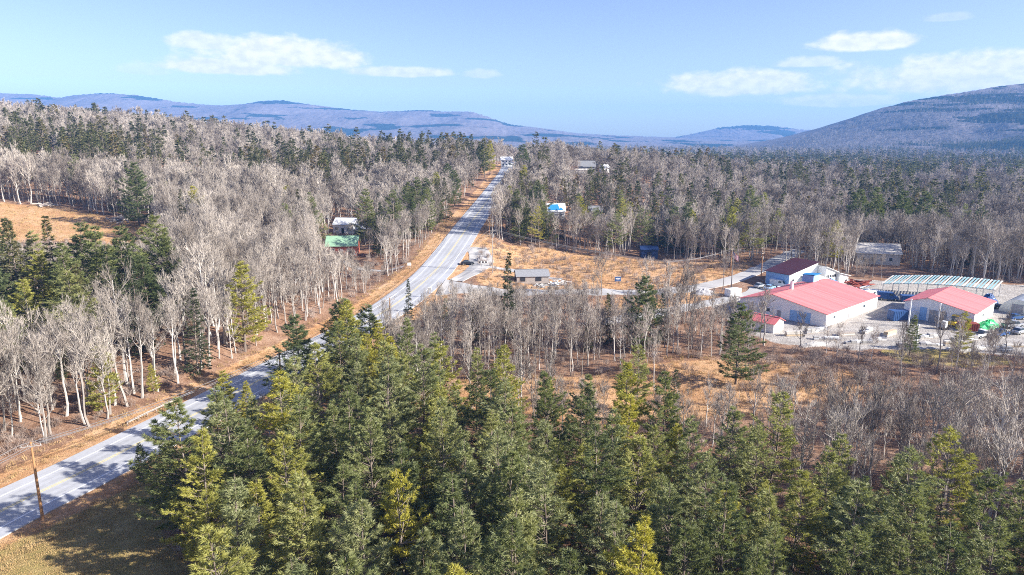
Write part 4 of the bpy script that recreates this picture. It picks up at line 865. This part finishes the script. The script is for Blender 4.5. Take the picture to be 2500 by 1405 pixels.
mono('roof', 0, 14, 0, 9, 4.6, 7.4, M_SIDING, M_MAROON, t, .4, M_LTBLUE)
mono('lean_to_roof', 14.2, 20, -3, 8, 6.2, 4.2, M_WHITE, M_WHITE, t, .6)
mono('lean_to_roof', 20.2, 25, -4, 6, 3.8, 2.6, M_WHITE, M_WHITE, t, .6)
for i in range(6): box('opening', (14.6 + i * .9, -3.06, 2.6), (15.2 + i * .9, -3.004, 3.5), M_DARK, t)
box('door', (1.2, -.07, 0), (2.5, -.004, 3.0), M_DARK, t)
an = box('annex', (6, -4.5, -.3), (12.5, -.01, 3.0), M_WHITE, t); slab('annex_roof', [(5.7, -4.9, 3.05), (12.8, -4.9, 3.05), (12.8, -.02, 3.9), (5.7, -.02, 3.9)], .1, M_WHITE, t)
for i in range(2): box('roll_up_door', (7 + i * 2.6, -4.57, 0), (9.2 + i * 2.6, -4.504, 2.4), M_GREY, an)
# open canopy with striped roof
cx0 = Vector((112.0, 203.0, 0)); cx1 = Vector((141.0, 194.0, 0)); ang = math.atan2(cx1.y - cx0.y, cx1.x - cx0.x); CL = (cx1 - cx0).length
t = thing('lumber_canopy', 'long open canopy roofed with pale teal and white strips', 'canopy', (112, 203, gz(120, 200)), ang)
NS = 34
def arch(s): return 3.5 + .9 * math.sin(math.pi * min(1, max(0, s * .9 + .05)))
for i in range(NS):
    a, b_ = i / NS, (i + .52) / NS; zf0, zf1 = arch(a), arch(b_); sh = 5.0
    slab('roof_strip', [(a * CL, 0, zf0), (b_ * CL, 0, zf1), (b_ * CL + sh, 9.5, zf1 + 1.1), (a * CL + sh, 9.5, zf0 + 1.1)], .08, M_TEAL if i % 3 else M_CREAM, t)
for k, (yy, dz, off) in enumerate(((.4, -.02, .2), (9.1, 1.02, 4.8))):
    tube('beam', [(off + s * CL, yy, arch(s) + dz - .16) for s in np.linspace(0, .985, 12)], .14, .14, M_STEEL, t, 4)
    for s in (.02, .16, .33, .5, .66, .83, .97): tube('post', [(off + s * CL, yy, -.3), (off + s * CL, yy, arch(s) + dz - .2)], .12, .12, M_STEEL, t, 6)
# houses among the trees
gable('house', 'house with pale green metal roof and brick walls among bare trees', 'house', (-66.0, 240.5), 5, 10.5, 8, 3.6, 6.4, M_BRICK, M_GREEN, .5, .6,
      [('door', 'y0', 4.6, 0, 1.0, 2.1, M_WHITE), ('window', 'y0', 1.2, 1.0, 1.6, 1.3, None), ('window', 'y0', 7.0, 1.0, 1.6, 1.3, None), ('window', 'x1', 3.0, 1.0, 1.4, 1.3, None), ('porch', 'y0', 8.6, 0, 1.6, .4, M_WHITE)])
gable('house', 'old whitewashed house in ruins above the green-roofed house', 'house', (-74, 281), -12, 9, 7, 3.8, 6.2, M_WHITE, M_WHITE, .5, .3,
      [('window', 'y0', 1.0, 1.2, 1.2, 1.4, None), ('window', 'y0', 6.2, 1.2, 1.2, 1.4, None), ('door', 'y0', 3.8, 0, 1.1, 2.2, M_DARK)])
gable('outbuilding', 'low white outbuilding beside the whitewashed ruin', 'shed', (-63.5, 279), -20, 6, 4, 2.3, 3.3, M_WHITE, M_WHITE, .5, .3, [('door', 'y0', 2, 0, 1.0, 1.9, M_DARK)])
h = gable('house', 'white house with blue tarp on its roof, deep among the trees', 'house', (16.8, 318), 4, 8.0, 7, 3.4, 6.6, M_WHITE, M_WHITE, .5, .4, [('window', 'y0', 1.2, 1.0, 1.4, 1.3, None), ('window', 'y0', 5.2, 1.0, 1.4, 1.3, None), ('door', 'y0', 3.4, 0, 1.0, 2.1, M_GREY)])
slab('roof_tarp', [(.1, .2, 3.72), (5.6, .1, 3.68), (5.0, 2.9, 6.17), (.3, 2.8, 6.08)], .02, M_BLUEROOF, h); slab('roof_tarp', [(5.7, .1, 3.68), (7.2, .2, 3.72), (6.6, 1.3, 4.73), (5.7, 1.4, 4.80)], .02, M_BLUEROOF, h)
gable('house', 'grey weathered cabin beside a dark spruce, right of the tarped house', 'house', (38, 338), -8, 6.5, 6, 3.2, 5.6, M_GREY, M_SHINGLE, .5, .4, [('window', 'y0', 1.0, 1.0, 1.2, 1.2, None), ('door', 'y0', 3.6, 0, 1.0, 2.0, M_WHITE), ('chimney', 'x1', 2.5, 0, .8, 6.2, M_BRICK)])
gable('house', 'white two-storey building at the far crest of the road', 'house', (-8.6, 533), 2, 9, 7, 5.0, 7.4, M_WHITE, M_WHITE, .5, .3, [('window', 'y0', 1.2 + 2.6 * i, .9 + 2.3 * j, 1.2, 1.3, None) for i in range(3) for j in range(2)])
gable('house', 'distant slate-roofed house with pale garage in the woods', 'house', (47, 490), -5, 12, 8, 3.6, 7.4, M_GREY, M_SHINGLE, .5, .4, [('window', 'y0', 1.5, 1.0, 1.3, 1.3, None), ('window', 'y0', 8.5, 1.0, 1.3, 1.3, None), ('door', 'y0', 5, 0, 1.1, 2.1, M_WHITE)])
gable('garage', 'pale flat garage in front of the distant slate-roofed house', 'garage', (44, 476), 0, 11, 6, 2.4, 3.0, M_WHITE, M_CREAM, .5, .3, [('roll_up_door', 'y0', 1, 0, 3.5, 2.0, M_GREY), ('roll_up_door', 'y0', 6, 0, 3.5, 2.0, M_GREY)])
gable('house', 'white gabled cottage in the far woods, right of the slate roof', 'house', (66, 496), 35, 6, 5, 3.4, 5.8, M_WHITE, M_WHITE, .5, .3, [('window', 'y0', 2, 1, 1.3, 1.3, None)])
gable('house', 'pale house with light roof standing behind the yard buildings', 'house', (131, 256), -14, 15, 9, 4.6, 7.6, M_CREAM, M_CREAM, .5, .6, [('window', 'y0', 1.5 + 3.2 * i, 1.4, 1.3, 1.4, None) for i in range(4)] + [('door', 'x1', 3.5, 0, 1.1, 2.1, M_WHITE)])
gable('shed', 'blue shed with shade put into its dark colour, behind the tan field', 'shed', (50.5, 264), -3, 6.5, 5, 3.2, 4.4, M_SHADED_BLUE, M_SHADED_BLUE, .5, .3, [('door', 'y0', 2.4, 0, 1.6, 2.2, M_DARK)])
# the grey collapsed building by the side road, with its rubble of boards
t = gable('ruined_house', 'low grey ruin with sagging roof in the tan field', 'ruin', (1.5, 205.5), 6, 10, 7, 1.9, 3.4, M_OLDWOOD, M_SHINGLE, .5, .3, [('opening', 'y0', 1.0, .3, 1.6, 1.3, M_DARK), ('opening', 'y0', 5.8, .3, 1.8, 1.3, M_DARK), ('opening', 'x0', 2.0, .2, 2.4, 1.5, M_DARK)])
rr = random.Random(5)
def debris(name, label, cat, xy, n, spread, m, size=(2.4, .25, .12), group=None):
    t = thing(name, label, cat, (xy[0], xy[1], gz(*xy) - .02), rr.uniform(0, 6), group); me = None
    for i in range(n):
        if me is None:
            o = box('board', (-size[0] / 2, -size[1] / 2, -size[2] / 2), (size[0] / 2, size[1] / 2, size[2] / 2), m, t); me = o.data
        else: o = link('board', me, t)
        o.location = (rr.gauss(0, spread), rr.gauss(0, spread * .6), .12 + abs(rr.gauss(0, .4))); o.rotation_euler = (rr.gauss(0, .25), rr.gauss(0, .2), rr.uniform(0, 3.1)); o.scale = (rr.uniform(.6, 1.3), rr.uniform(.8, 2.2), 1)
    return t
debris('board_pile', 'pile of pale boards beside the grey ruin', 'board pile', (14.5, 206.5), 26, 1.7, M_WHITE, (3.2, .4, .1)); debris('board_pile', 'scattered white boards in front of the grey ruin', 'board pile', (8.5, 203.2), 18, 1.6, M_STONE, (2.2, .35, .1))
debris('board_pile', 'heap of fallen pale logs at the back of the hillside field', 'log pile', (-196, 287), 16, 3.0, M_OLDWOOD, (5, .5, .45)); debris('board_pile', 'dark brush logs along the wood edge of the hillside field', 'log pile', (-152, 265), 30, 4.5, M_OLDWOOD, (4, .35, .3))
debris('board_pile', 'reddish planks stacked behind the yard, beside the barn', 'board pile', (113, 218), 22, 3.0, M_RUST, (5, .5, .2)); debris('board_pile', 'white planks lying on the ground behind the warehouse', 'board pile', (110, 206), 22, 3.0, M_WHITE, (5, .6, .2))

# stacks of stone and lumber along the front of the yard
def stack(label, x, y, rz, kind, nx, layers):
    z = gz(x, y)
    t = thing('stone_pallet' if kind == 's' else 'lumber_stack', label, 'pallet' if kind == 's' else 'lumber stack', (x, y, z), rz, None)
    w, d, hh = (1.15, 1.0, .32) if kind == 's' else (4.2, 1.1, .34)
    base = box('pallet', (0, 0, 0), (nx * (w + .12), d, .13), M_OLDWOOD, t); me = None
    for i in range(nx):
        for k in range(layers if kind == 'l' else rr.randint(max(1, layers - 1), layers)):
            m = (M_STONE, M_GREY, M_WHITE)[rr.randrange(3)] if kind == 's' else (M_WOOD, M_CREAM, M_OLDWOOD)[rr.randrange(3)]
            j = rr.uniform(-.05, .05); box('stone_layer' if kind == 's' else 'board_bundle', (i * (w + .12) + .03 + j, .03 - j, .135 + k * (hh + .03)), (i * (w + .12) + w + j, d - .03 - j, .135 + k * (hh + .03) + hh), m, t)
    return t
spots = [(66, 158, .1), (72, 160.5, .3), (71.5, 155.5, -.1), (79, 158.5, .2), (86, 160.2, .75), (84.5, 154.5, 0), (90, 157.5, .6), (92.5, 150.5, -.05), (97, 156, .2), (99.5, 150.5, 0), (104, 154.5, .1), (108, 150, -.1), (113, 149.5, 0), (120, 150, .1), (126, 154, .2), (118, 145.5, -.1), (108, 145.8, 0), (98, 147.0, .05), (88, 149.3, .1), (77.5, 152.2, 0)]
cols_ = ['grey', 'pale', 'tan']
for i, (x, y, rz) in enumerate(spots):
    kd = 's' if i % 3 else 'l'
    near_to = 'in front of the big warehouse' if x < 84 else ('between the warehouse and the small red shed' if x < 104 else 'in front of the small red shed')
    stack('%s %s from the warehouse side, %s' % (ORD[i], 'stone pallet' if kd == 's' else 'lumber stack', near_to), x, y, rz, kd, rr.randint(3, 5) if kd == 's' else 1, rr.randint(2, 3))

# vehicles
def wheel(parent, x, y, r=.36, w=.24):
    t = np.arange(14) * 2 * math.pi / 14; prof = [(x + r * math.cos(a), r + r * math.sin(a)) for a in t]
    o = extrude('wheel', prof, y - w / 2, y + w / 2, M_TYRE, parent); prof = [(x + r * .55 * math.cos(a), r + r * .55 * math.sin(a)) for a in t]
    s = 1 if y > 0 else -1; extrude('rim', prof, y + s * w * .5 + s * .003, y + s * w * .5 + s * .02, M_STEEL, o)
def car(label, x, y, rz, m, kind='car', group='vehicles parked in the yard', name=None):
    nm = name or {'car': 'parked_car', 'pickup': 'pickup_truck', 'van': 'delivery_van'}[kind]
    t = thing(nm, label, {'car': 'car', 'pickup': 'pickup', 'van': 'van'}[kind], (x, y, gz(x, y) + .02), R(rz), group)
    if kind == 'car':
        extrude('body', [(-2.2, .35), (-2.25, .8), (-2.1, .95), (-1.2, 1.0), (1.1, .98), (2.05, .82), (2.2, .6), (2.2, .32)], -.88, .88, m, t, .06)
        extrude('cabin', [(-1.75, .98), (-1.15, 1.45), (.35, 1.47), (1.15, .99)], -.76, .76, M_GLASS, t, .04); extrude('roof', [(-1.12, 1.475), (.32, 1.495), (.3, 1.54), (-1.05, 1.53)], -.7, .7, m, t)
    elif kind == 'pickup':
        extrude('body', [(-2.7, .45), (-2.72, 1.05), (-.6, 1.08), (1.3, 1.1), (2.5, 1.0), (2.65, .75), (2.65, .42)], -.95, .95, m, t, .06)
        extrude('cabin', [(-.55, 1.09), (-.4, 1.75), (.75, 1.78), (1.35, 1.1)], -.84, .84, M_GLASS, t, .04); extrude('roof', [(-.45, 1.78), (.72, 1.80), (.7, 1.86), (-.4, 1.85)], -.8, .8, m, t); box('bed', (-2.6, -.82, 1.085), (-.68, .82, 1.10), M_DARK, t)
    else:
        extrude('body', [(-2.8, .4), (-2.85, 2.3), (-2.7, 2.45), (1.2, 2.42), (1.9, 1.4), (2.7, 1.15), (2.8, .8), (2.8, .38)], -1.0, 1.0, m, t, .07)
        extrude('windscreen', [(1.32, 2.3), (1.92, 1.42), (1.96, 1.43), (1.36, 2.32)], -.85, .85, M_GLASS, t)
        for s in (-1, 1): box('window', (.2, s * 1.0 - .012 + .015 * s, 1.5), (1.2, s * 1.0 + .012 + .015 * s, 2.15), M_GLASS, t)
    xs = {'car': (-1.35, 1.4), 'pickup': (-1.75, 1.7), 'van': (-1.8, 1.85)}[kind]; hw = {'car': .82, 'pickup': .88, 'van': .92}[kind]
    for xx in xs:
        for s in (-1, 1): wheel(t, xx, s * hw, .34 if kind == 'car' else .4)
    fx, fz = {'car': (2.16, .68), 'pickup': (2.6, .85), 'van': (2.76, .95)}[kind]
    for s in (-1, 1): box('headlight', (fx, s * .62 - .16, fz - .07), (fx + .07, s * .62 + .16, fz + .07), M_LAMP, t)
    return t
car('dark car parked on the gravel pull-off beside the main road', -14.8, 223.5, 8, M_BLACK, 'car', None)
car('dark car driving away near the crest of the road', -4.6, 452, 86, M_BLACK, 'car', None)
car('white van parked against the blue side of the barn', 86.2, 215.6, -48, M_WHITE, 'van')
car('silver car first in the row outside the barn', 79.5, 214.4, 40, M_SILVER); car('blue car in the row outside the barn', 81.9, 212.0, 40, M_LTBLUE); car('white car last in the row outside the barn', 84.4, 209.8, 40, M_WHITE)
car('white pickup in the corner before the small red shed', 112.8, 157.8, 20, M_WHITE, 'pickup'); car('dark blue pickup parked beside the white pickup', 117.5, 158.6, 25, M_BLUE, 'pickup'); car('silver car at the right edge of the yard', 124, 161, 30, M_SILVER)
car('dark blue car right of the green tarp', 133.0, 174.5, 15, M_BLUE); car('white car farther right than the dark blue car', 136.5, 170.5, 10, M_WHITE); car('black pickup between the canopy and the small red shed', 134.5, 187, -20, M_BLACK, 'pickup'); car('silver pickup near the lower right corner of the yard', 126.5, 166.5, 12, M_SILVER, 'pickup')
car('blue van parked under the left end of the canopy', 111.0, 196.5, -18, M_BLUE, 'van'); car('white van beside the blue van at the canopy', 107.0, 199.0, 35, M_WHITE, 'van')
def container(label, x, y, rz, m, L=6.0, h=2.5, name='shipping_container'):
    t = thing(name, label, 'container', (x, y, gz(x, y)), R(rz)); box('shell', (0, 0, .12), (L, 2.4, h), m, t)
    for i in range(int(L / .5)): box('rib', (.2 + i * .5, -.05, .2), (.42 + i * .5, -.003, h - .1), m, t)
    for i in range(2): box('door', (-.06, .08 + i * 1.15, .2), (-.003, 1.17 + i * 1.15, h - .1), m, t)
    for i in range(2): box('skid', (.3 + i * (L - 1), .1, -.1), (.7 + i * (L - 1), 2.3, .12), M_STEEL, t)
    return t
container('blue container standing left of the small red shed', 99.5, 172.5, 8, M_BLUE, 4.5, 2.7); container('white container between the warehouse and blue container', 104.2, 173.8, 8, M_WHITE, 4, 2.4)
container('pale container tilted beside the driveway', 65.4, 199.5, 28, M_WHITE, 4.5, 2.3); container('rust red container at the front corner of the small shed', 111.0, 163.0, -10, M_RUST, 4.2, 2.0); container('blue container behind the blue van', 113.8, 194.0, -14, M_BLUE, 5, 1.9)
def mound(name, label, cat, x, y, rx, ry, h, m, seed=1):
    g = np.random.default_rng(seed); n, k = 18, 6; V = [(0, 0, h)]; F = []
    for i in range(1, k + 1):
        f = i / k
        for j in range(n):
            a = j * 2 * math.pi / n; w = f * g.uniform(.85, 1.12); V.append((rx * w * math.cos(a), ry * w * math.sin(a), max(-.1, h * (1 - f ** 1.6) * g.uniform(.8, 1.15)) if i < k else -.15))
    for j in range(n): F.append((0, 1 + j, 1 + (j + 1) % n))
    for i in range(k - 1):
        for j in range(n): a, b_ = 1 + i * n + j, 1 + i * n + (j + 1) % n; F.append((a, a + n, b_ + n, b_))
    o = poly_obj(name, V, F, m); o.location = (x, y, gz(x, y)); o.rotation_euler = (0, 0, .4); return tag(o, label, cat)
mound('tarped_pile', 'pile under a bright green tarp beside the small red shed', 'tarp', 120.5, 166.8, 4.0, 2.2, 2.0, M_TARPG, 3)
mound('tarped_pile', 'pile under a blue tarp behind the small red shed', 'tarp', 137.5, 192.0, 3.6, 2.4, 3.0, M_BLUE, 4); mound('gravel_heap', 'grey gravel heap by the driveway bend', 'gravel heap', 58.5, 203.2, 4.2, 2.6, 1.5, M_GREY, 5)
mound('stone_heap', 'pale stone heap in front of the warehouse corner', 'stone heap', 69.5, 151.2, 4.5, 1.6, .8, M_STONE, 6); mound('stone_heap', 'long pale stone heap near the front lumber stacks', 'stone heap', 104, 148.2, 5, 1.2, .9, M_STONE, 7); mound('gravel_heap', 'brown earth heap at the right edge of the yard', 'earth heap', 131, 160.5, 5, 3, 1.7, M_OLDWOOD, 8)
mound('snow_pile', 'grey heap on the gravel pull-off by the main road', 'gravel heap', -10.6, 229.5, 2.0, 1.6, 1.1, M_GREY, 9)
# grey quonset shed at the right edge
t = thing('quonset_hut', 'grey arched hut at the right edge of the yard', 'hut', (137.5, 180.5, gz(137, 181)), R(8)); pr = [(4.2 * math.cos(a), 3.9 * math.sin(a)) for a in np.linspace(0, math.pi, 14)]
extrude('shell', pr + [(-4.0, 0), (4.0, 0)][:0], 0, 12, M_STEEL, t); box('door', (-1.3, -.06, 0), (1.3, -.004, 2.6), M_GREY, t)
t.rotation_euler = (0, 0, R(-50))
# yellow wheel loader
t = thing('wheel_loader', 'yellow loader beside the wall of the small red shed', 'loader', (112.4, 167.4, gz(112, 167)), R(35))
box('chassis', (-2.2, -.8, .7), (1.2, .8, 1.5), M_YELLOW, t, .05); box('cab', (-.6, -.7, 1.5), (.7, .7, 2.8), M_GLASS, t, .04); box('cab_roof', (-.7, -.78, 2.8), (.8, .78, 2.95), M_YELLOW, t); box('arm', (1.0, -.6, 1.0), (2.8, -.35, 1.3), M_YELLOW, t); box('arm', (1.0, .35, 1.0), (2.8, .6, 1.3), M_YELLOW, t)
extrude('bucket', [(2.6, .2), (3.7, .15), (3.5, .45), (2.95, .6), (2.85, 1.3), (2.6, 1.3)], -1.1, 1.1, M_YELLOW, t)
for xx in (-1.5, .9):
    for s in (-1, 1): wheel(t, xx, s * 1.0, .65, .45)
# flatbed trailer with machine
t = thing('stone_saw', 'black and white machine beside the rust red container', 'machine', (107.6, 163.6, gz(108, 164)), R(35)); box('base', (0, 0, 0), (2.4, 1.6, .5), M_BLACK, t); box('housing', (.3, .2, .5), (1.5, 1.4, 2.1), M_WHITE, t, .05); tube('blade', [(1.9, .7, 1.1), (1.9, .9, 1.1)], .6, .6, M_STEEL, t, 14)
# blue canopy tent behind the warehouse
t = thing('canopy_tent', 'blue canopy tent between warehouse and barn', 'tent', (101.5, 211.5, gz(101, 211)), R(42))
for a in (0, 3):
    for b_ in (0, 3): tube('leg', [(a, b_, 0), (a, b_, 2.3)], .04, .04, M_STEEL, t, 6)
poly_obj('top', [(-.2, -.2, 2.3), (3.2, -.2, 2.3), (3.2, 3.2, 2.3), (-.2, 3.2, 2.3), (1.5, 1.5, 3.4)], [(0, 1, 4), (1, 2, 4), (2, 3, 4), (3, 0, 4), (3, 2, 1, 0)], M_BLUEROOF, t)
# roadside billboard-like sign in the field and small signs
def sign(label, x, y, rz, w, h, z0, m, edge=M_WHITE):
    t = thing('sign', label, 'sign', (x, y, gz(x, y)), R(rz))
    for s in (-1, 1): box('post', (s * w * .35 - .06, -.06, -.3), (s * w * .35 + .06, .06, z0 + .1), M_OLDWOOD, t)
    b_ = box('board', (-w / 2, -.14, z0), (w / 2, -.063, z0 + h), m, t); box('border', (-w / 2 - .08, -.062, z0 - .08), (w / 2 + .08, -.02, z0 + h + .08), edge, t); return t, b_
t, b_ = sign('blue sign on posts in the tan field', 33.3, 210.5, 4, 1.9, 1.4, 1.0, M_BLUE); box('stripe', (-.7, -.156, 1.85), (.7, -.142, 2.05), M_WHITE, b_); box('stripe', (-.5, -.156, 1.4), (.5, -.142, 1.55), M_WHITE, b_)
sign('small white sign on the roadside by the house path', -33.5, 219, 10, 1.1, .8, 1.2, M_WHITE); sign('street sign at the junction of main and side road', -23.0, 186.0, 20, .9, .5, 2.2, M_STEEL)
# black and white object by the pull-off: a stand of mail boxes
t = thing('mailbox_stand', 'stand of black and white mailboxes on the pull-off', 'mailbox', (-9.3, 222.0, gz(-9, 222)), R(5)); box('rail', (-1.6, -.08, .9), (1.6, .08, 1.02), M_OLDWOOD, t)
for i in range(2): box('post', (-1.2 + i * 2.2, -.06, -.2), (-1.05 + i * 2.2, .06, .9), M_OLDWOOD, t)
for i in range(6): extrude('mailbox', [(-1.55 + i * .52 + .19 + .19 * math.cos(a), 1.25 + .19 * math.sin(a)) for a in np.linspace(0, math.pi, 7)] + [(-1.55 + i * .52, 1.025), (-1.55 + i * .52 + .38, 1.025)], -.3, .3, (M_BLACK, M_WHITE)[i % 2], t)

# ---------------------------------------------------------------- poles, wires, posts, guard rail
TOPS = {}
def pole(key, label, x, y, h, rz, arms=1, lean=0.0, transformer=False, m=None):
    z = gz(x, y); t = thing('utility_pole', label, 'utility pole', (x, y, z), R(rz), 'utility poles'); t.rotation_euler = (0, lean, R(rz))
    tube('post', [(0, 0, -.6), (0, 0, h * .5), (0, 0, h)], .19, .12, m or M_POLE, t, 10)
    for k in range(arms):
        zz = h - .5 - k * 1.0; a = box('crossarm', (-1.15, -.16, zz - .06), (1.15, -.04 - .09, zz + .06), M_OLDWOOD, t); a.location = (0, .0, 0)
        for q in (-1.0, -.35, .35, 1.0): tube('insulator', [(q, -.145, zz + .062), (q, -.145, zz + .28)], .05, .035, M_STONE, t, 6)
    if transformer: tube('transformer', [(.34, 0, h - 2.6), (.34, 0, h - 1.6)], .22, .22, M_STEEL, t, 10)
    TOPS[key] = (x, y, z + h, R(rz)); return t
pole('a', 'bare wooden pole by the road at the lawn, lower left', -58.6, 77.3, 10.2, 20, 1)
pole('z', 'wooden pole along the left verge in the lower corner', -72.5, 38, 10.2, 20, 1)
pole('b', 'wooden pole on the road verge behind the foreground pines', -41.5, 116.5, 9.5, 20, 1)
pole('c', 'wooden pole right of the road before the junction', -29.2, 158.5, 9.0, 25, 1)
pole('d', 'tall pale pole standing beside the gravel pull-off', -6.2, 214, 14.0, 10, 2, .0, True, M_OLDWOOD)
pole('e', 'pole on the right of the road as it climbs', -9.0, 268, 10.5, 8, 1); pole('f', 'pole high on the right of the road, near the crest', -2.5, 352, 10.5, 5, 1)
pole('g', 'leaning brown pole at the edge of the side road', 47.9, 208.6, 8.2, 60, 1, .10); pole('h', 'pole carrying the flag beside the side road', 75.3, 231.2, 9.4, 50, 1); pole('i', 'pole beside the barn at the end of the side road', 84.6, 227.5, 9.0, 50, 1, 0, True)
def wire(label, p, q, sag, off, dz=0.0):
    a = np.array(p[:3]) + [math.cos(p[3]) * off, math.sin(p[3]) * off, -.2 - dz]; b_ = np.array(q[:3]) + [math.cos(q[3]) * off, math.sin(q[3]) * off, -.2 - dz]
    s = np.linspace(0, 1, 15)[:, None]; P_ = a * (1 - s) + b_ * s; P_[:, 2] -= 4 * sag * (s * (1 - s))[:, 0]
    o = tube('power_line', P_, .038, .038, M_WIRE, None, 5); return tag(o, label, 'power line', 'power lines')
SIDE_N = {-1.0: 'field-side', 0.35: 'middle', 1.0: 'road-side'}
for a, b_, nm in (('z', 'a', 'reaching the lawn pole from the lower corner'), ('a', 'b', 'between lawn pole and the pole behind the pines'), ('b', 'c', 'from the foreground pines to the junction pole'), ('c', 'd', 'over the junction to the tall pale pole'), ('d', 'e', 'from the tall pale pole up the road'), ('e', 'f', 'along the upper climb of the road'), ('d', 'g', 'crossing the tan field to the leaning pole'), ('g', 'h', 'between leaning pole and flag pole'), ('h', 'i', 'between flag pole and barn pole')):
    for off in (-1.0, .35, 1.0): wire('%s power line %s' % (SIDE_N[off], nm), TOPS[a], TOPS[b_], 1.0 if a != 'h' else .3, off)
# flag
t = thing('flag', 'red and white striped flag hanging from the roadside pole', 'flag', (75.5, 230.9, gz(75.3, 231.2) + 6.3), R(-25))
def cloth(name, x0, x1, z0, z1, m, parent):
    xs = np.linspace(x0, x1, 9); V = []
    for x in xs:
        dr = -.55 * x; w = .12 * math.sin(x * 3.0)
        V += [(x * .8, w, z0 + dr), (x * .8, w, z1 + dr), (x * .8, w + .02, z0 + dr), (x * .8, w + .02, z1 + dr)]
    F = []
    for i in range(8):
        a = i * 4; F += [(a, a + 4, a + 5, a + 1), (a + 2, a + 3, a + 7, a + 6), (a, a + 2, a + 6, a + 4), (a + 1, a + 5, a + 7, a + 3)]
    return poly_obj(name, V, F + [(0, 1, 3, 2), (32, 34, 35, 33)], m, parent)
for i in range(13):
    cloth('stripe', (1.05 if i >= 6 else 0), 2.6, i * .14, i * .14 + .135, M_FLAGR if i % 2 == 0 else M_FLAGW, t)
cloth('canton', 0, 1.02, .85, 1.815, M_FLAGB, t)
tube('staff', [(-.08, 0, -1.4), (-.08, 0, 2.1)], .035, .03, M_STEEL, t, 8)
def lamp_post(label, x, y, h):
    t = thing('yard_post', label, 'post', (x, y, gz(x, y)), 0, 'white posts in the yard'); tube('shaft', [(0, 0, -.3), (0, 0, h)], .2, .17, M_WHITE, t, 10); tube('cap', [(0, 0, h + .003), (0, 0, h + .15)], .24, .10, M_WHITE, t, 10); tube('footing', [(0, 0, -.2), (0, 0, .25)], .34, .30, M_STONE, t, 10)
lamp_post('tall white post between the warehouse and the small red shed', 100.8, 167.8, 7.0); lamp_post('shorter white post among the front stacks', 94.3, 153.0, 4.4); lamp_post('white post in front of the small red shed', 106.5, 165.0, 6.5)
# guard rail on the left verge
idx = [i for i, p in enumerate(ROAD_C) if 102 < p[1] < 120]
pts = []
for i in idx:
    tt = ROAD_C[min(i + 1, len(ROAD_C) - 1)] - ROAD_C[i - 1]; n_ = np.array([-tt[1], tt[0]]); n_ /= np.linalg.norm(n_); q = ROAD_C[i, :2] + n_ * 7.2; pts.append((q[0], q[1], gz(*q)))
t = thing('guard_rail', 'weathered steel guard rail along the left verge', 'guard rail', pts[0]); o0 = np.array(pts[0])
for dz in (.52, .70): tube('rail', [tuple(np.array(p) - o0 + [0, 0, dz]) for p in pts], .08, .08, M_OLDWOOD, t, 6)
for p in pts[::1]: box('post', tuple(np.array(p) - o0 + [-.2, -.08, -.3]), tuple(np.array(p) - o0 + [-.10, .08, .78]), M_OLDWOOD, t)

# ---------------------------------------------------------------- haze
hb = bpy.data.meshes.new('haze')
x0, x1, y0, y1, z0, z1 = -8700, 8700, -1600, 7000, -3.6, 405
hb.from_pydata([(x0, y0, z0), (x1, y0, z0), (x1, y1, z0), (x0, y1, z0), (x0, y0, z1), (x1, y0, z1), (x1, y1, z1), (x0, y1, z1)], [], [(3, 2, 1, 0), (4, 5, 6, 7), (0, 1, 5, 4), (1, 2, 6, 5), (2, 3, 7, 6), (3, 0, 4, 7)])
m, nt, b = nodes_of('valley_haze'); nt.nodes.remove(b)
pv = nt.nodes.new('ShaderNodeVolumePrincipled'); pv.inputs['Color'].default_value = (.19, .46, 1.0, 1); pv.inputs['Density'].default_value = HAZE; pv.inputs['Anisotropy'].default_value = .0
nt.links.new(pv.outputs[0], nt.nodes['Material Output'].inputs['Volume']); hb.materials.append(m)
tag(link('haze', hb), 'thin blue winter haze filling the valley', 'haze', None, 'stuff')
